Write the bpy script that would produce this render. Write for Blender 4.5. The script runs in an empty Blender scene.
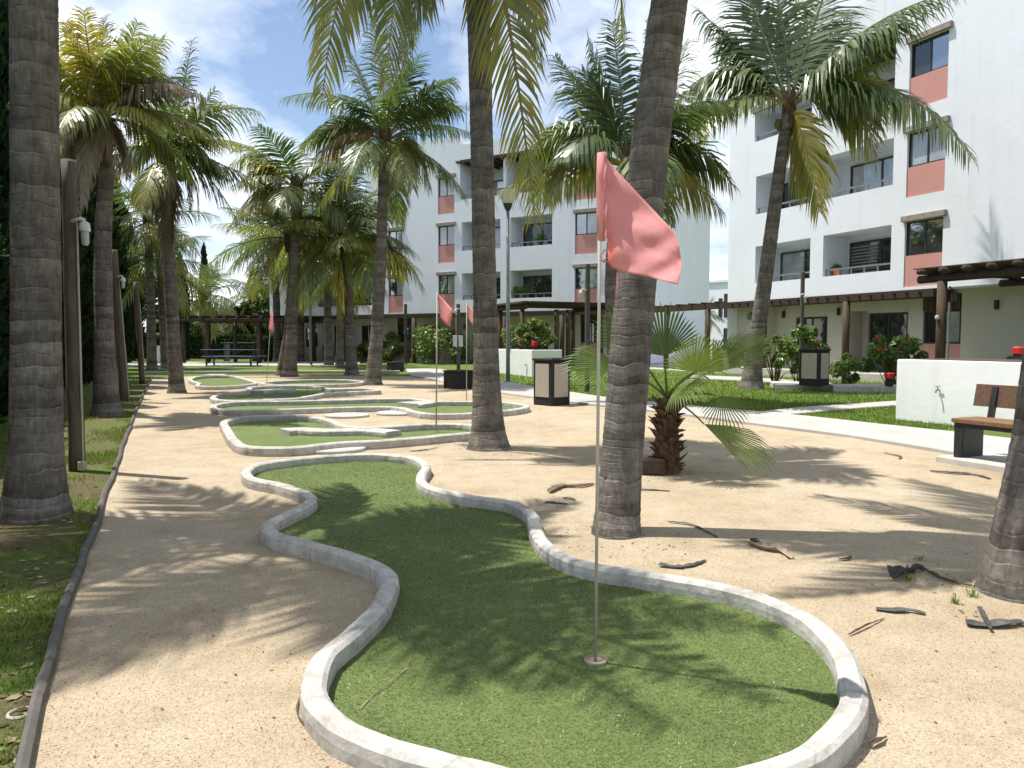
import bpy, math, random
from mathutils import Vector, noise
from math import sin, cos, pi, radians
scene = bpy.context.scene
COL = scene.collection
# ------------------------------------------------------------------ camera maths
F = 765.; CX = 512; CY = 384; EYE = 1.5; PITCH = math.atan(44/765.)
cp, sp = cos(PITCH), sin(PITCH)
def ray(x, y):
    u = (x-CX)/F; v = -(y-CY)/F
    return Vector((u, cp+v*sp, -sp+v*cp))
def G(x, y, z=0.):                      # point of the horizontal plane z seen at a photo position
    d = ray(x, y); t = (z-EYE)/d.z
    return Vector((d.x*t, d.y*t, z))
def D(x, y, Y):                         # point at distance Y seen at a photo position
    d = ray(x, y); t = Y/d.y
    return Vector((d.x*t, Y, EYE+d.z*t))
class Frame:                            # a vertical wall plane: s along it, o outwards, z up
    def __init__(s, o, u):
        s.o = Vector((o[0], o[1], 0)); s.u = Vector((u[0], u[1], 0)).normalized(); s.n = Vector((-s.u.y, s.u.x, 0))
    def P(s, a, o, z): return s.o+s.u*a+s.n*o+Vector((0, 0, z))
RF = Frame((13.744, 25.5), (-0.3945, 0.9189))
LF = Frame((-4.2145, 48.2), (-0.8548, 0.5190))

# ------------------------------------------------------------------ mesh collector
class MB:
    def __init__(s): s.v = []; s.f = []; s.m = []; s.a = []; s.uv = None
    def add(s, vs, fs, m=0, a=0.):
        b = len(s.v); s.v += [tuple(p) for p in vs]
        s.a += (a if isinstance(a, list) else [a]*len(vs))
        for f in fs: s.f.append([b+i for i in f]); s.m.append(m)
    def quad(s, a, b, c, d, m=0, at=0.): s.add([a, b, c, d], [(0, 1, 2, 3)], m, at)
    def hexa(s, p, m=0):                # 8 corners: bottom 4 then top 4
        s.add(p, [(3, 2, 1, 0), (4, 5, 6, 7), (0, 1, 5, 4), (1, 2, 6, 5), (2, 3, 7, 6), (3, 0, 4, 7)], m)
    def fbox(s, fr, s0, s1, o0, o1, z0, z1, m=0):
        P = fr.P
        s.hexa([P(s0, o0, z0), P(s1, o0, z0), P(s1, o1, z0), P(s0, o1, z0), P(s0, o0, z1), P(s1, o0, z1), P(s1, o1, z1), P(s0, o1, z1)], m)
    def bev(s, fr, s0, s1, o0, o1, z0, z1, b=.01, m=0):     # box with chamfered vertical and top edges
        P = fr.P
        def ring(i, z): return [P(s0+i+b, o0+i, z), P(s1-i-b, o0+i, z), P(s1-i, o0+i+b, z), P(s1-i, o1-i-b, z), P(s1-i-b, o1-i, z), P(s0+i+b, o1-i, z), P(s0+i, o1-i-b, z), P(s0+i, o0+i+b, z)]
        r = ring(b, z0)+ring(0, z0+b)+ring(0, z1-b)+ring(b, z1)
        fs = [tuple(range(7, -1, -1)), tuple(range(24, 32))]
        for k in range(3):
            for i in range(8): j = (i+1) % 8; fs.append((k*8+i, k*8+j, k*8+8+j, k*8+8+i))
        s.add(r, fs, m)
    def tube(s, pts, rad, seg=6, m=0, at=0., cap=True, jit=0.):
        pts = [Vector(p) for p in pts]; n = len(pts)
        if not isinstance(rad, (list, tuple)): rad = [rad]*n
        vs = []; av = []
        t0 = (pts[1]-pts[0]).normalized()
        x = t0.orthogonal().normalized()
        for i, p in enumerate(pts):
            t = (pts[min(i+1, n-1)]-pts[max(i-1, 0)]).normalized()
            x = (x-t*x.dot(t)).normalized(); y = t.cross(x)
            for k in range(seg):
                an = 2*pi*k/seg
                r = rad[i]*(1+(random.uniform(-jit, jit) if jit else 0))
                vs.append(p+(x*cos(an)+y*sin(an))*r); av.append(at[i] if isinstance(at, list) else at)
        fs = [(i*seg+k, i*seg+(k+1) % seg, (i+1)*seg+(k+1) % seg, (i+1)*seg+k) for i in range(n-1) for k in range(seg)]
        if cap: fs += [tuple(range(seg-1, -1, -1)), tuple((n-1)*seg+k for k in range(seg))]
        s.add(vs, fs, m, av)
    def lathe(s, c, prof, seg=16, m=0):  # prof: (radius, z)
        c = Vector(c); vs = []
        for r, z in prof:
            for k in range(seg): vs.append(c+Vector((r*cos(2*pi*k/seg), r*sin(2*pi*k/seg), z)))
        n = len(prof)
        fs = [(i*seg+k, i*seg+(k+1) % seg, (i+1)*seg+(k+1) % seg, (i+1)*seg+k) for i in range(n-1) for k in range(seg)]
        fs += [tuple(range(seg-1, -1, -1)), tuple((n-1)*seg+k for k in range(seg))]
        s.add(vs, fs, m)
    def build(s, name, mats, parent=None, smooth=False, origin=None):
        if not isinstance(mats, (list, tuple)): mats = [mats]
        if parent is not None: off = WORLD[parent.name]
        else: off = Vector(origin) if origin is not None else Vector((0, 0, 0))
        me = bpy.data.meshes.new(name)
        me.from_pydata([(p[0]-off.x, p[1]-off.y, p[2]-off.z) for p in s.v], [], s.f)
        for m in mats: me.materials.append(m)
        if len(mats) > 1: me.polygons.foreach_set('material_index', s.m)
        if smooth: me.polygons.foreach_set('use_smooth', [True]*len(s.f))
        at = me.attributes.new('age', 'FLOAT', 'POINT'); at.data.foreach_set('value', s.a)
        if s.uv:
            l = me.uv_layers.new(name='UVMap')
            l.data.foreach_set('uv', [c for f in s.f for i in f for c in s.uv[i]])
        me.update()
        o = bpy.data.objects.new(name, me); COL.objects.link(o)
        if parent is not None: o.parent = parent
        elif origin is not None: o.location = off
        WORLD[o.name] = off
        return o
WORLD = {}
def tag(o, label, cat, group=None):
    o['label'] = label; o['category'] = cat
    if group: o['group'] = group
    return o
def thing(name, label, cat, loc, group=None):
    o = bpy.data.objects.new(name, None); COL.objects.link(o); o.location = loc; o.empty_display_size = .2
    WORLD[o.name] = Vector(loc)
    return tag(o, label, cat, group)
def copy_tree(o, parent=None):
    c = o.copy(); COL.objects.link(c); c.parent = parent
    for ch in o.children: copy_tree(ch, c)
    return c
def structure(o): o['kind'] = 'structure'; return o
def stuff(o): o['kind'] = 'stuff'; return o

# ------------------------------------------------------------------ materials
def mat(name, rough=.8, spec=.3):
    m = bpy.data.materials.new(name); m.use_nodes = True
    nt = m.node_tree; b = nt.nodes['Principled BSDF']
    b.inputs['Roughness'].default_value = rough; b.inputs['Specular IOR Level'].default_value = spec
    return m, nt, b
def N(nt, t, **kw):
    n = nt.nodes.new(t)
    for k, v in kw.items():
        if k.startswith('i_'): n.inputs[k[2:].replace('_', ' ')].default_value = v
        else: setattr(n, k, v)
    return n
def coords(nt, kind='Object', scale=None):
    tc = N(nt, 'ShaderNodeTexCoord'); o = tc.outputs[kind]
    if scale:
        mp = N(nt, 'ShaderNodeMapping'); mp.inputs['Scale'].default_value = scale
        nt.links.new(o, mp.inputs['Vector']); o = mp.outputs[0]
    return o
def noise_n(nt, vec, sc, det=4, rough=.6):
    n = N(nt, 'ShaderNodeTexNoise'); n.inputs['Scale'].default_value = sc; n.inputs['Detail'].default_value = det; n.inputs['Roughness'].default_value = rough
    nt.links.new(vec, n.inputs['Vector']); return n.outputs['Fac']
def ramp(nt, fac, stops, interp='LINEAR'):
    r = N(nt, 'ShaderNodeValToRGB'); e = r.color_ramp.elements; r.color_ramp.interpolation = interp
    while len(e) < len(stops): e.new(.5)
    for k, (p, c) in enumerate(stops):
        e[k].position = p; e[k].color = (*c, 1) if len(c) == 3 else c
    nt.links.new(fac, r.inputs[0]); return r.outputs[0]
def mix(nt, fac, a, b, mode='MIX'):
    m = N(nt, 'ShaderNodeMix', data_type='RGBA', blend_type=mode)
    for i, v in ((0, fac), (6, a), (7, b)):
        if hasattr(v, 'is_linked') or hasattr(v, 'node'): nt.links.new(v, m.inputs[i])
        else: m.inputs[i].default_value = v if i == 0 else (*v, 1)
    return m.outputs[2]
def bump(nt, b, h, st, dist=.01):
    n = N(nt, 'ShaderNodeBump'); n.inputs['Strength'].default_value = st; n.inputs['Distance'].default_value = dist
    nt.links.new(h, n.inputs['Height']); nt.links.new(n.outputs[0], b.inputs['Normal'])
def simple(name, c, rough=.8, var=.25, sc=6, bmp=0., bsc=60, spec=.3, dist=.005, metallic=0.):
    m, nt, b = mat(name, rough, spec); v = coords(nt)
    n = noise_n(nt, v, sc, 5)
    col = ramp(nt, n, [(.25, tuple(x*(1-var) for x in c)), (.75, tuple(min(1, x*(1+var)) for x in c))])
    nt.links.new(col, b.inputs['Base Color']); b.inputs['Metallic'].default_value = metallic
    if bmp: bump(nt, b, noise_n(nt, v, bsc, 6, .7), bmp, dist)
    return m
M = {}
# painted stucco, weathered
def stucco(name, c, dirt=.12):
    m, nt, b = mat(name, .9, .15); v = coords(nt)
    big = noise_n(nt, v, .55, 6, .65); streak = noise_n(nt, coords(nt, 'Object', (1.6, 1.6, .12)), 2.2, 5, .6)
    base = ramp(nt, big, [(.3, tuple(x*(1-dirt*.45) for x in c)), (.65, c)])
    st = ramp(nt, streak, [(.55, (1, 1, 1)), (.85, (1-dirt, 1-dirt*1.02, 1-dirt*1.08))])
    nt.links.new(mix(nt, 1., base, st, 'MULTIPLY'), b.inputs['Base Color'])
    bump(nt, b, noise_n(nt, v, 5.5, 8, .68), .28, .022)
    return m
M['white'] = stucco('white_stucco', (.70, .73, .795), .13)
M['beige_shade'] = stucco('shaded_beige_stucco', (.50, .47, .41))  # ground floor stucco, with the shade under the canopy put into its beige
M['pink'] = stucco('salmon_stucco', (.53, .27, .24), .12)
M['planter'] = stucco('planter_white', (.76, .79, .79), .10)
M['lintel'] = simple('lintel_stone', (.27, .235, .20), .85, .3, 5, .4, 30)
M['black'] = simple('black_metal', (.018, .019, .02), .45, .3, 3, spec=.5)
M['blackbox'] = simple('black_paint', (.022, .021, .021), .6, .4, 4, .3, 40)
M['grey_metal'] = simple('grey_metal', (.16, .175, .17), .45, .2, 4, spec=.5)
M['slab'] = simple('concrete_slab', (.44, .42, .385), .85, .16, 3, .35, 90)
M['pathway'] = simple('pale_paving', (.385, .37, .345), .85, .16, 1.4, .3, 60)
M['stonepanel'] = simple('pebble_panel', (.40, .36, .30), .85, .35, 45, .6, 70)
M['red'] = simple('red_plastic', (.55, .03, .03), .4, .1)
M['terracotta'] = simple('brown_clay', (.075, .05, .038), .85, .4, 12, .5, 30)
M['jar'] = simple('frosted_jar', (.40, .42, .41), .3, .1)
M['post'] = simple('dark_post_paint', (.075, .072, .062), .6, .25, 4, spec=.3)
M['shade'] = simple('lamp_shade_glass', (.62, .64, .65), .2, .05)
M['white_metal'] = simple('white_enamel', (.6, .6, .58), .4, .08)
M['pvc'] = simple('pvc_pale', (.40, .375, .31), .5, .1)
M['blue'] = simple('blue_bench_paint', (.035, .05, .13), .6, .3)
M['offwall'] = simple('far_cream_wall', (.55, .50, .44), .9, .1, 1)
M['farpink'] = simple('far_pink_wall', (.55, .28, .23), .9, .1, 1)
M['greycloth'] = simple('grill_cover', (.09, .095, .10), .7, .2)

def wood(name, c1, c2, sc=(1, 1, .12), f=14):
    m, nt, b = mat(name, .75, .25); v = coords(nt, 'Object', sc)
    col = ramp(nt, noise_n(nt, v, f, 6, .7), [(.3, c1), (.7, c2)])
    nt.links.new(col, b.inputs['Base Color']); bump(nt, b, noise_n(nt, v, f*2.5, 5, .7), .5, .006)
    return m
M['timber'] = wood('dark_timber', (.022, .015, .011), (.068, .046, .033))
M['timber_lit'] = wood('lit_timber', (.036, .024, .017), (.100, .067, .046))  # lighter copy of the dark timber, lit brightness put into the colour
M['log'] = wood('weathered_log', (.05, .042, .030), (.135, .112, .082))
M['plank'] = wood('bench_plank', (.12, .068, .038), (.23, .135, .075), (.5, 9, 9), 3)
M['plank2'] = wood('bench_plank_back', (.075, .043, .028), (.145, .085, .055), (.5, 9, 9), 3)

def glass(name, c, gl, rough=.03):
    m, nt, b = mat(name, .9, .1)
    n = noise_n(nt, coords(nt), .9, 3)
    nt.links.new(ramp(nt, n, [(.35, tuple(x*.6 for x in c)), (.65, tuple(x*1.25 for x in c))]), b.inputs['Base Color'])
    g = N(nt, 'ShaderNodeBsdfGlossy'); g.inputs['Roughness'].default_value = rough; g.inputs['Color'].default_value = (.9, .95, 1, 1)
    bump_n = N(nt, 'ShaderNodeBump'); bump_n.inputs['Strength'].default_value = .04; bump_n.inputs['Distance'].default_value = .05
    nt.links.new(noise_n(nt, coords(nt), 1.3, 2), bump_n.inputs['Height']); nt.links.new(bump_n.outputs[0], g.inputs['Normal'])
    fr = N(nt, 'ShaderNodeFresnel'); fr.inputs['IOR'].default_value = 1.6
    ma = N(nt, 'ShaderNodeMath', operation='ADD', use_clamp=True); nt.links.new(fr.outputs[0], ma.inputs[0]); ma.inputs[1].default_value = gl
    ms = N(nt, 'ShaderNodeMixShader'); nt.links.new(ma.outputs[0], ms.inputs[0]); nt.links.new(b.outputs[0], ms.inputs[1]); nt.links.new(g.outputs[0], ms.inputs[2])
    nt.links.new(ms.outputs[0], nt.nodes['Material Output'].inputs[0])
    return m
M['glass'] = glass('window_glass', (.05, .055, .06), .32)
M['glass_curtain'] = glass('window_glass_with_curtain', (.34, .36, .36), .10)
M['glass_dark'] = glass('door_glass', (.022, .025, .026), .05)
M['curtain'] = simple('curtain_cloth', (.42, .42, .40), .9, .15, 3)

# concrete kerb of the greens
def m_kerb():
    m, nt, b = mat('cast_concrete', .88, .2); v = coords(nt)
    a = noise_n(nt, v, 3.2, 7, .7); f = noise_n(nt, v, 60, 5, .7); bl = noise_n(nt, v, 11, 5, .65)
    c = ramp(nt, a, [(.25, (.33, .317, .29)), (.45, (.50, .485, .45)), (.72, (.58, .565, .53))])
    c = mix(nt, 1., c, ramp(nt, bl, [(.3, (.68, .67, .65)), (.6, (1, 1, 1))]), 'MULTIPLY')
    c = mix(nt, 1., c, ramp(nt, f, [(.3, (.82, .82, .81)), (.6, (1, 1, 1))]), 'MULTIPLY')
    vo = N(nt, 'ShaderNodeTexVoronoi', feature='DISTANCE_TO_EDGE'); vo.inputs['Scale'].default_value = 1.15
    wv = N(nt, 'ShaderNodeVectorMath', operation='MULTIPLY_ADD'); nw = N(nt, 'ShaderNodeTexNoise'); nw.inputs['Scale'].default_value = 7; nt.links.new(v, nw.inputs['Vector'])
    nt.links.new(nw.outputs['Color'], wv.inputs[0]); wv.inputs[1].default_value = (.1, .1, .1); nt.links.new(v, wv.inputs[2]); nt.links.new(wv.outputs[0], vo.inputs['Vector'])
    c = mix(nt, .3, c, ramp(nt, vo.outputs['Distance'], [(0, (.35, .33, .3)), (.006, (.5, .48, .45)), (.012, (1, 1, 1))]), 'MULTIPLY')
    nt.links.new(c, b.inputs['Base Color']); bump(nt, b, noise_n(nt, v, 28, 9, .75), .6, .012)
    return m
M['kerb'] = m_kerb()
def m_sand():
    m, nt, b = mat('coarse_sand', .95, .12); v = coords(nt)
    big = noise_n(nt, v, .42, 5, .6); mid = noise_n(nt, v, 2.6, 6, .65); fine = noise_n(nt, v, 95, 4, .75); grain = noise_n(nt, v, 34, 5, .8)
    c = ramp(nt, big, [(.3, (.385, .312, .215)), (.5, (.452, .380, .275)), (.7, (.485, .42, .325))])
    c = mix(nt, .8, c, ramp(nt, mid, [(.28, (.70, .655, .60)), (.42, (.90, .88, .85)), (.58, (1, 1, 1)), (.8, (1.0, .98, .95))]), 'MULTIPLY')
    c = mix(nt, .9, c, ramp(nt, fine, [(.34, (.55, .52, .48)), (.48, (.94, .93, .92)), (.68, (1.10, 1.10, 1.10))]), 'MULTIPLY')
    c = mix(nt, .8, c, ramp(nt, grain, [(.30, (.52, .48, .44)), (.44, (1, 1, 1))]), 'MULTIPLY')
    nt.links.new(c, b.inputs['Base Color'])
    ad = N(nt, 'ShaderNodeMath', operation='MULTIPLY_ADD'); nt.links.new(noise_n(nt, v, 9, 8, .72), ad.inputs[0]); ad.inputs[1].default_value = 2.2; nt.links.new(fine, ad.inputs[2])
    lo = N(nt, 'ShaderNodeMath', operation='MULTIPLY_ADD'); nt.links.new(noise_n(nt, v, 2.6, 4, .6), lo.inputs[0]); lo.inputs[1].default_value = 9.; nt.links.new(ad.outputs[0], lo.inputs[2])
    bump(nt, b, lo.outputs[0], .5, .022)
    return m
M['sand'] = m_sand()
def m_turf():
    m, nt, b = mat('synthetic_turf', .75, .25); v = coords(nt)
    a = N(nt, 'ShaderNodeAttribute', attribute_name='age')
    c = ramp(nt, a.outputs['Fac'], [(0, (.074, .104, .030)), (.5, (.122, .166, .055)), (.85, (.19, .235, .095)), (1, (.50, .52, .36))])
    c = mix(nt, .8, c, ramp(nt, noise_n(nt, v, 1.6, 5, .6), [(.3, (.72, .76, .66)), (.7, (1.12, 1.08, 1.0))]), 'MULTIPLY')
    c = mix(nt, .5, c, ramp(nt, noise_n(nt, v, 150, 3, .8), [(.3, (.7, .74, .66)), (.65, (1.2, 1.18, 1.12))]), 'MULTIPLY')
    nt.links.new(c, b.inputs['Base Color']); bump(nt, b, noise_n(nt, v, 130, 4, .8), .4, .006)
    return m
M['turf'] = m_turf()
def m_lawn(name, soil):
    m, nt, b = mat(name, .9, .15); v = coords(nt)
    big = noise_n(nt, v, .35, 5, .6); fine = noise_n(nt, v, 22, 5, .8)
    c = ramp(nt, fine, [(.3, (.06, .095, .02)), (.5, (.125, .185, .042)), (.72, (.18, .245, .065))])
    c = mix(nt, .7, c, ramp(nt, big, [(.3, (.8, .82, .7)), (.7, (1.15, 1.1, 1.0))]), 'MULTIPLY')
    if soil:
        s = ramp(nt, noise_n(nt, v, 30, 5, .8), [(.3, (.07, .05, .03)), (.7, (.25, .19, .12))])
        k = ramp(nt, noise_n(nt, v, .85, 6, .65), [(.40, (0, 0, 0)), (.58, (1, 1, 1))])
        c = mix(nt, k, c, s)
    nt.links.new(c, b.inputs['Base Color']); bump(nt, b, fine, 1., .05)
    return m
M['lawn'] = m_lawn('lawn_grass', False); M['lawn_soil'] = m_lawn('thin_lawn_and_soil', True)
def leafmat(name, stops, trans=.35, rough=.45, spec=.35, var=.35, tint=(1.05, 1.15, .6)):
    m, nt, b = mat(name, rough, spec)
    a = N(nt, 'ShaderNodeAttribute', attribute_name='age')
    c = ramp(nt, a.outputs['Fac'], stops)
    c = mix(nt, .75, c, ramp(nt, noise_n(nt, coords(nt), 1.7, 4, .7), [(.3, (1-var,)*3), (.7, (1+var*.5,)*3)]), 'MULTIPLY')
    nt.links.new(c, b.inputs['Base Color'])
    t = N(nt, 'ShaderNodeBsdfTranslucent'); nt.links.new(mix(nt, 1., c, tint, 'MULTIPLY'), t.inputs['Color'])
    ms = N(nt, 'ShaderNodeMixShader'); ms.inputs[0].default_value = trans
    nt.links.new(b.outputs[0], ms.inputs[1]); nt.links.new(t.outputs[0], ms.inputs[2])
    nt.links.new(ms.outputs[0], nt.nodes['Material Output'].inputs[0])
    return m
M['frond'] = leafmat('palm_frond', [(0, (.052, .098, .030)), (.3, (.145, .188, .074)), (.5, (.30, .29, .075)), (.66, (.52, .38, .035)), (.82, (.28, .215, .12)), (1, (.17, .135, .11))], .40, .36, .55)
M['dry'] = leafmat('dry_frond', [(0, (.16, .12, .085)), (.5, (.27, .22, .165)), (1, (.38, .33, .27))], .12, .8, .1)
M['fan'] = leafmat('fan_palm_leaf', [(0, (.05, .105, .018)), (.5, (.115, .18, .03)), (1, (.30, .31, .08))], .36, .42, .45)
M['leaf'] = leafmat('shrub_leaf', [(0, (.065, .13, .024)), (.5, (.145, .225, .048)), (1, (.26, .33, .095))], .3, .38, .5)
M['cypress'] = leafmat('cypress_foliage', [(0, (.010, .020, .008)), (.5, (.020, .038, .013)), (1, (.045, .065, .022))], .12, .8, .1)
M['hedge'] = leafmat('hedge_leaf', [(0, (.03, .06, .012)), (.5, (.065, .105, .022)), (1, (.13, .17, .04))], .25, .6, .2)
M['blade'] = leafmat('grass_blade', [(0, (.085, .15, .018)), (.5, (.16, .25, .038)), (1, (.29, .33, .10))], .3, .6, .2, .2)
M['hibiscus'] = leafmat('hibiscus_petal', [(0, (.5, .03, .02)), (1, (.62, .12, .07))], .3, .6, .2)
M['cup'] = simple('cup_plastic', (.34, .28, .21), .6, .2)
M['flag'] = leafmat('flag_nylon', [(0, (.83, .43, .43)), (.6, (.84, .445, .445)), (1, (.90, .28, .16))], .5, .6, .2, .05, (1., .92, .9))
M['husk'] = simple('dry_palm_bark', (.07, .068, .07), .75, .6, 9, .5, 50)
M['husk_tan'] = simple('dry_tan_bark', (.30, .235, .17), .8, .4, 9, .5, 50)
M['twig'] = simple('twig', (.11, .075, .05), .8, .4, 20)
M['coconut'] = simple('coconut', (.10, .10, .03), .55, .5, 5)
M['litter'] = leafmat('leaf_litter', [(0, (.05, .035, .02)), (.5, (.16, .11, .06)), (1, (.38, .32, .22))], .05, .9, .1)
M['pebble'] = leafmat('sand_grain', [(0, (.12, .09, .06)), (.4, (.36, .27, .18)), (1, (.62, .54, .42))], 0., .9, .1, .1)
ntf = M['flag'].node_tree; bf = ntf.nodes['Principled BSDF']; vf = coords(ntf)
bump(ntf, bf, noise_n(ntf, coords(ntf, 'Object', (1, 1, .35)), 22, 6, .7), .55, .012)
def m_trunk():
    m, nt, b = mat('palm_bark', .9, .15)
    uv = coords(nt, 'UV')
    sx = N(nt, 'ShaderNodeSeparateXYZ'); nt.links.new(uv, sx.inputs[0])
    v = coords(nt)
    wob = noise_n(nt, coords(nt, 'Object', (1, 1, .8)), 3.5, 4, .6)
    ad = N(nt, 'ShaderNodeMath', operation='MULTIPLY_ADD'); nt.links.new(wob, ad.inputs[0]); ad.inputs[1].default_value = .9; nt.links.new(sx.outputs[1], ad.inputs[2])
    fr = N(nt, 'ShaderNodeMath', operation='FRACT'); nt.links.new(ad.outputs[0], fr.inputs[0])
    fib = noise_n(nt, coords(nt, 'Object', (1, 1, .16)), 30, 6, .75)
    blot = noise_n(nt, v, 4., 6, .7)
    c = ramp(nt, blot, [(.25, (.075, .065, .056)), (.45, (.140, .125, .110)), (.6, (.190, .173, .154)), (.78, (.29, .268, .242))])
    c = mix(nt, .85, c, ramp(nt, fib, [(.3, (.50, .48, .46)), (.6, (1.15, 1.15, 1.15))]), 'MULTIPLY')
    fl = N(nt, 'ShaderNodeMath', operation='FLOOR'); nt.links.new(ad.outputs[0], fl.inputs[0])
    wn = N(nt, 'ShaderNodeTexWhiteNoise', noise_dimensions='1D'); nt.links.new(fl.outputs[0], wn.inputs['W'])
    c = mix(nt, 1., c, ramp(nt, wn.outputs['Value'], [(0, (.68, .67, .66)), (.5, (.95, .95, .95)), (1, (1.2, 1.2, 1.2))]), 'MULTIPLY')
    scar = ramp(nt, fr.outputs[0], [(0, (.50, .48, .46)), (.18, (.78, .77, .76)), (.45, (1, 1, 1)), (.86, (1.05, 1.05, 1.04)), (.93, (1.9, 1.85, 1.78)), (1, (.7, .68, .66))])
    brk = ramp(nt, noise_n(nt, coords(nt, 'Object', (1, 1, 2.2)), 6, 5, .8), [(.46, (0, 0, 0)), (.60, (1, 1, 1))])
    c = mix(nt, brk, c, mix(nt, 1., c, scar, 'MULTIPLY'))
    hs = ramp(nt, noise_n(nt, coords(nt, 'Object', (1, 1, 9)), 9, 5, .75), [(.60, (1, 1, 1)), (.70, (1.7, 1.68, 1.62))])
    c = mix(nt, .8, c, hs, 'MULTIPLY')
    nt.links.new(c, b.inputs['Base Color'])
    a2 = N(nt, 'ShaderNodeMath', operation='MULTIPLY_ADD'); nt.links.new(fib, a2.inputs[0]); a2.inputs[1].default_value = .8
    nt.links.new(ramp(nt, fr.outputs[0], [(0, (.15, .15, .15)), (.3, (.3, .3, .3)), (.9, (.45, .45, .45)), (1, (.15, .15, .15))]), a2.inputs[2])
    bump(nt, b, a2.outputs[0], .7, .018)
    return m
M['trunk'] = m_trunk()
M['fibre'] = wood('brown_palm_fibre', (.035, .02, .012), (.16, .10, .062), (1, 1, .2), 22)

# ------------------------------------------------------------------ world, sun, camera
SUN_EL = 67; TH = 20          # the sun stands to the left, a little beyond the view
w = bpy.data.worlds.new("World"); scene.world = w; w.use_nodes = True
nt = w.node_tree; bg = nt.nodes['Background']
sky = N(nt, 'ShaderNodeTexSky', sky_type='NISHITA', sun_disc=False)
sdir = Vector((-cos(radians(TH)), sin(radians(TH)), 0))
sky.sun_elevation = radians(SUN_EL); sky.sun_rotation = math.atan2(sdir.x, sdir.y) % (2*pi)
sky.air_density = 1.0; sky.dust_density = .5; sky.ozone_density = 1.5
tc = N(nt, 'ShaderNodeTexCoord'); sx = N(nt, 'ShaderNodeSeparateXYZ'); nt.links.new(tc.outputs['Generated'], sx.inputs[0])
mz = N(nt, 'ShaderNodeMath', operation='MAXIMUM'); nt.links.new(sx.outputs[2], mz.inputs[0]); mz.inputs[1].default_value = .0
az_ = N(nt, 'ShaderNodeMath', operation='ADD'); nt.links.new(mz.outputs[0], az_.inputs[0]); az_.inputs[1].default_value = .16
dv = N(nt, 'ShaderNodeVectorMath', operation='DIVIDE'); nt.links.new(tc.outputs['Generated'], dv.inputs[0])
cb = N(nt, 'ShaderNodeCombineXYZ')
for i in range(3): nt.links.new(az_.outputs[0], cb.inputs[i])
nt.links.new(cb.outputs[0], dv.inputs[1])
mp = N(nt, 'ShaderNodeMapping'); mp.inputs['Scale'].default_value = (1.0, .8, .0); mp.inputs['Location'].default_value = (2.3, 1.1, 0); nt.links.new(dv.outputs[0], mp.inputs[0])
cn = noise_n(nt, mp.outputs[0], 1.25, 9, .6);
cov = ramp(nt, cn, [(.40, (.03, .03, .03)), (.64, (.95, .95, .95))])
skyc = mix(nt, cov, sky.outputs[0], (9.3, 9.5, 9.8))
nt.links.new(skyc, bg.inputs['Color']); bg.inputs['Strength'].default_value = .105
sl = bpy.data.lights.new('sun', 'SUN'); sl.energy = 5.0; sl.angle = radians(.53); sl.color = (1, .95, .87)
so = bpy.data.objects.new('sun', sl); COL.objects.link(so)
tosun = Vector((sdir.x*cos(radians(SUN_EL)), sdir.y*cos(radians(SUN_EL)), sin(radians(SUN_EL))))
so.rotation_euler = tosun.to_track_quat('Z', 'Y').to_euler(); so.location = (-20, 10, 40)
cam = bpy.data.cameras.new('camera'); co = bpy.data.objects.new('camera', cam); COL.objects.link(co)
co.location = (0, 0, EYE); co.rotation_euler = (pi/2-PITCH, 0, 0)
cam.sensor_width = 36; cam.lens = F/1024*36; cam.clip_end = 4000; cam.clip_start = .05
scene.camera = co
scene.view_settings.view_transform = 'Standard'; scene.view_settings.look = 'None'; scene.view_settings.gamma = 1
scene.view_settings.exposure = .55
scene.cycles.max_bounces = 6; scene.cycles.transparent_max_bounces = 4

# ------------------------------------------------------------------ ground
def sheet(name, pts, z, m, kind='structure'):
    b = MB(); b.add([(p[0], p[1], z) for p in pts], [tuple(range(len(pts)))]); o = b.build(name, m); o['kind'] = kind; return o
sheet('ground', [(-1500, -300), (1500, -300), (1500, 2500), (-1500, 2500)], 0, M['lawn'])
edge = [G(*p) for p in ((20, 790), (40, 705), (62, 622), (96, 525), (118, 462), (136, 412), (146, 390), (152, 378))]
e0 = edge[0]-(edge[1]-edge[0]).normalized()*9
edge_all = [e0]+edge
near = [(1024, 470), (940, 453), (850, 438), (760, 426.5), (682, 416), (640, 411), (590, 406), (542, 400), (500, 394), (445, 383), (410, 376.5), (330, 375.5), (200, 376), (152, 378)]
nearw = [G(*p) for p in near]
far = [(1024, 443.5), (953, 435), (880, 427), (810, 419), (682, 407), (605, 399), (572, 394), (499, 382.5), (466, 374), (440, 370), (405, 369.2)]
farw = [G(*p) for p in far]
d1 = (nearw[0]-nearw[1]).normalized(); nx = nearw[0]+d1*14; d2 = (farw[0]-farw[1]).normalized(); fx = farw[0]+d2*14
sheet('sand', edge_all+list(reversed(nearw))+[nx, Vector((14, -8, 0))], .004, M['sand'])
def slab(name, poly, z0, z1, m, bev=.015):
    b = MB(); n = len(poly); P = [Vector((p[0], p[1], 0)) for p in poly]
    area = sum(P[i].x*P[(i+1) % n].y-P[(i+1) % n].x*P[i].y for i in range(n))
    if area < 0: P.reverse()
    ins = []
    for i in range(n):
        a = (P[i]-P[i-1]).normalized(); c = (P[(i+1) % n]-P[i]).normalized(); t = (a+c).normalized(); ins.append(P[i]+Vector((-t.y, t.x, 0))*bev)
    vs = [p+Vector((0, 0, z0)) for p in P]+[p+Vector((0, 0, z1-bev)) for p in P]+[p+Vector((0, 0, z1)) for p in ins]
    fs = [tuple(range(2*n, 3*n))]
    for k in range(2):
        for i in range(n): j = (i+1) % n; fs.append((k*n+i, k*n+j, k*n+n+j, k*n+n+i))
    b.add(vs, fs); return b
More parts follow.
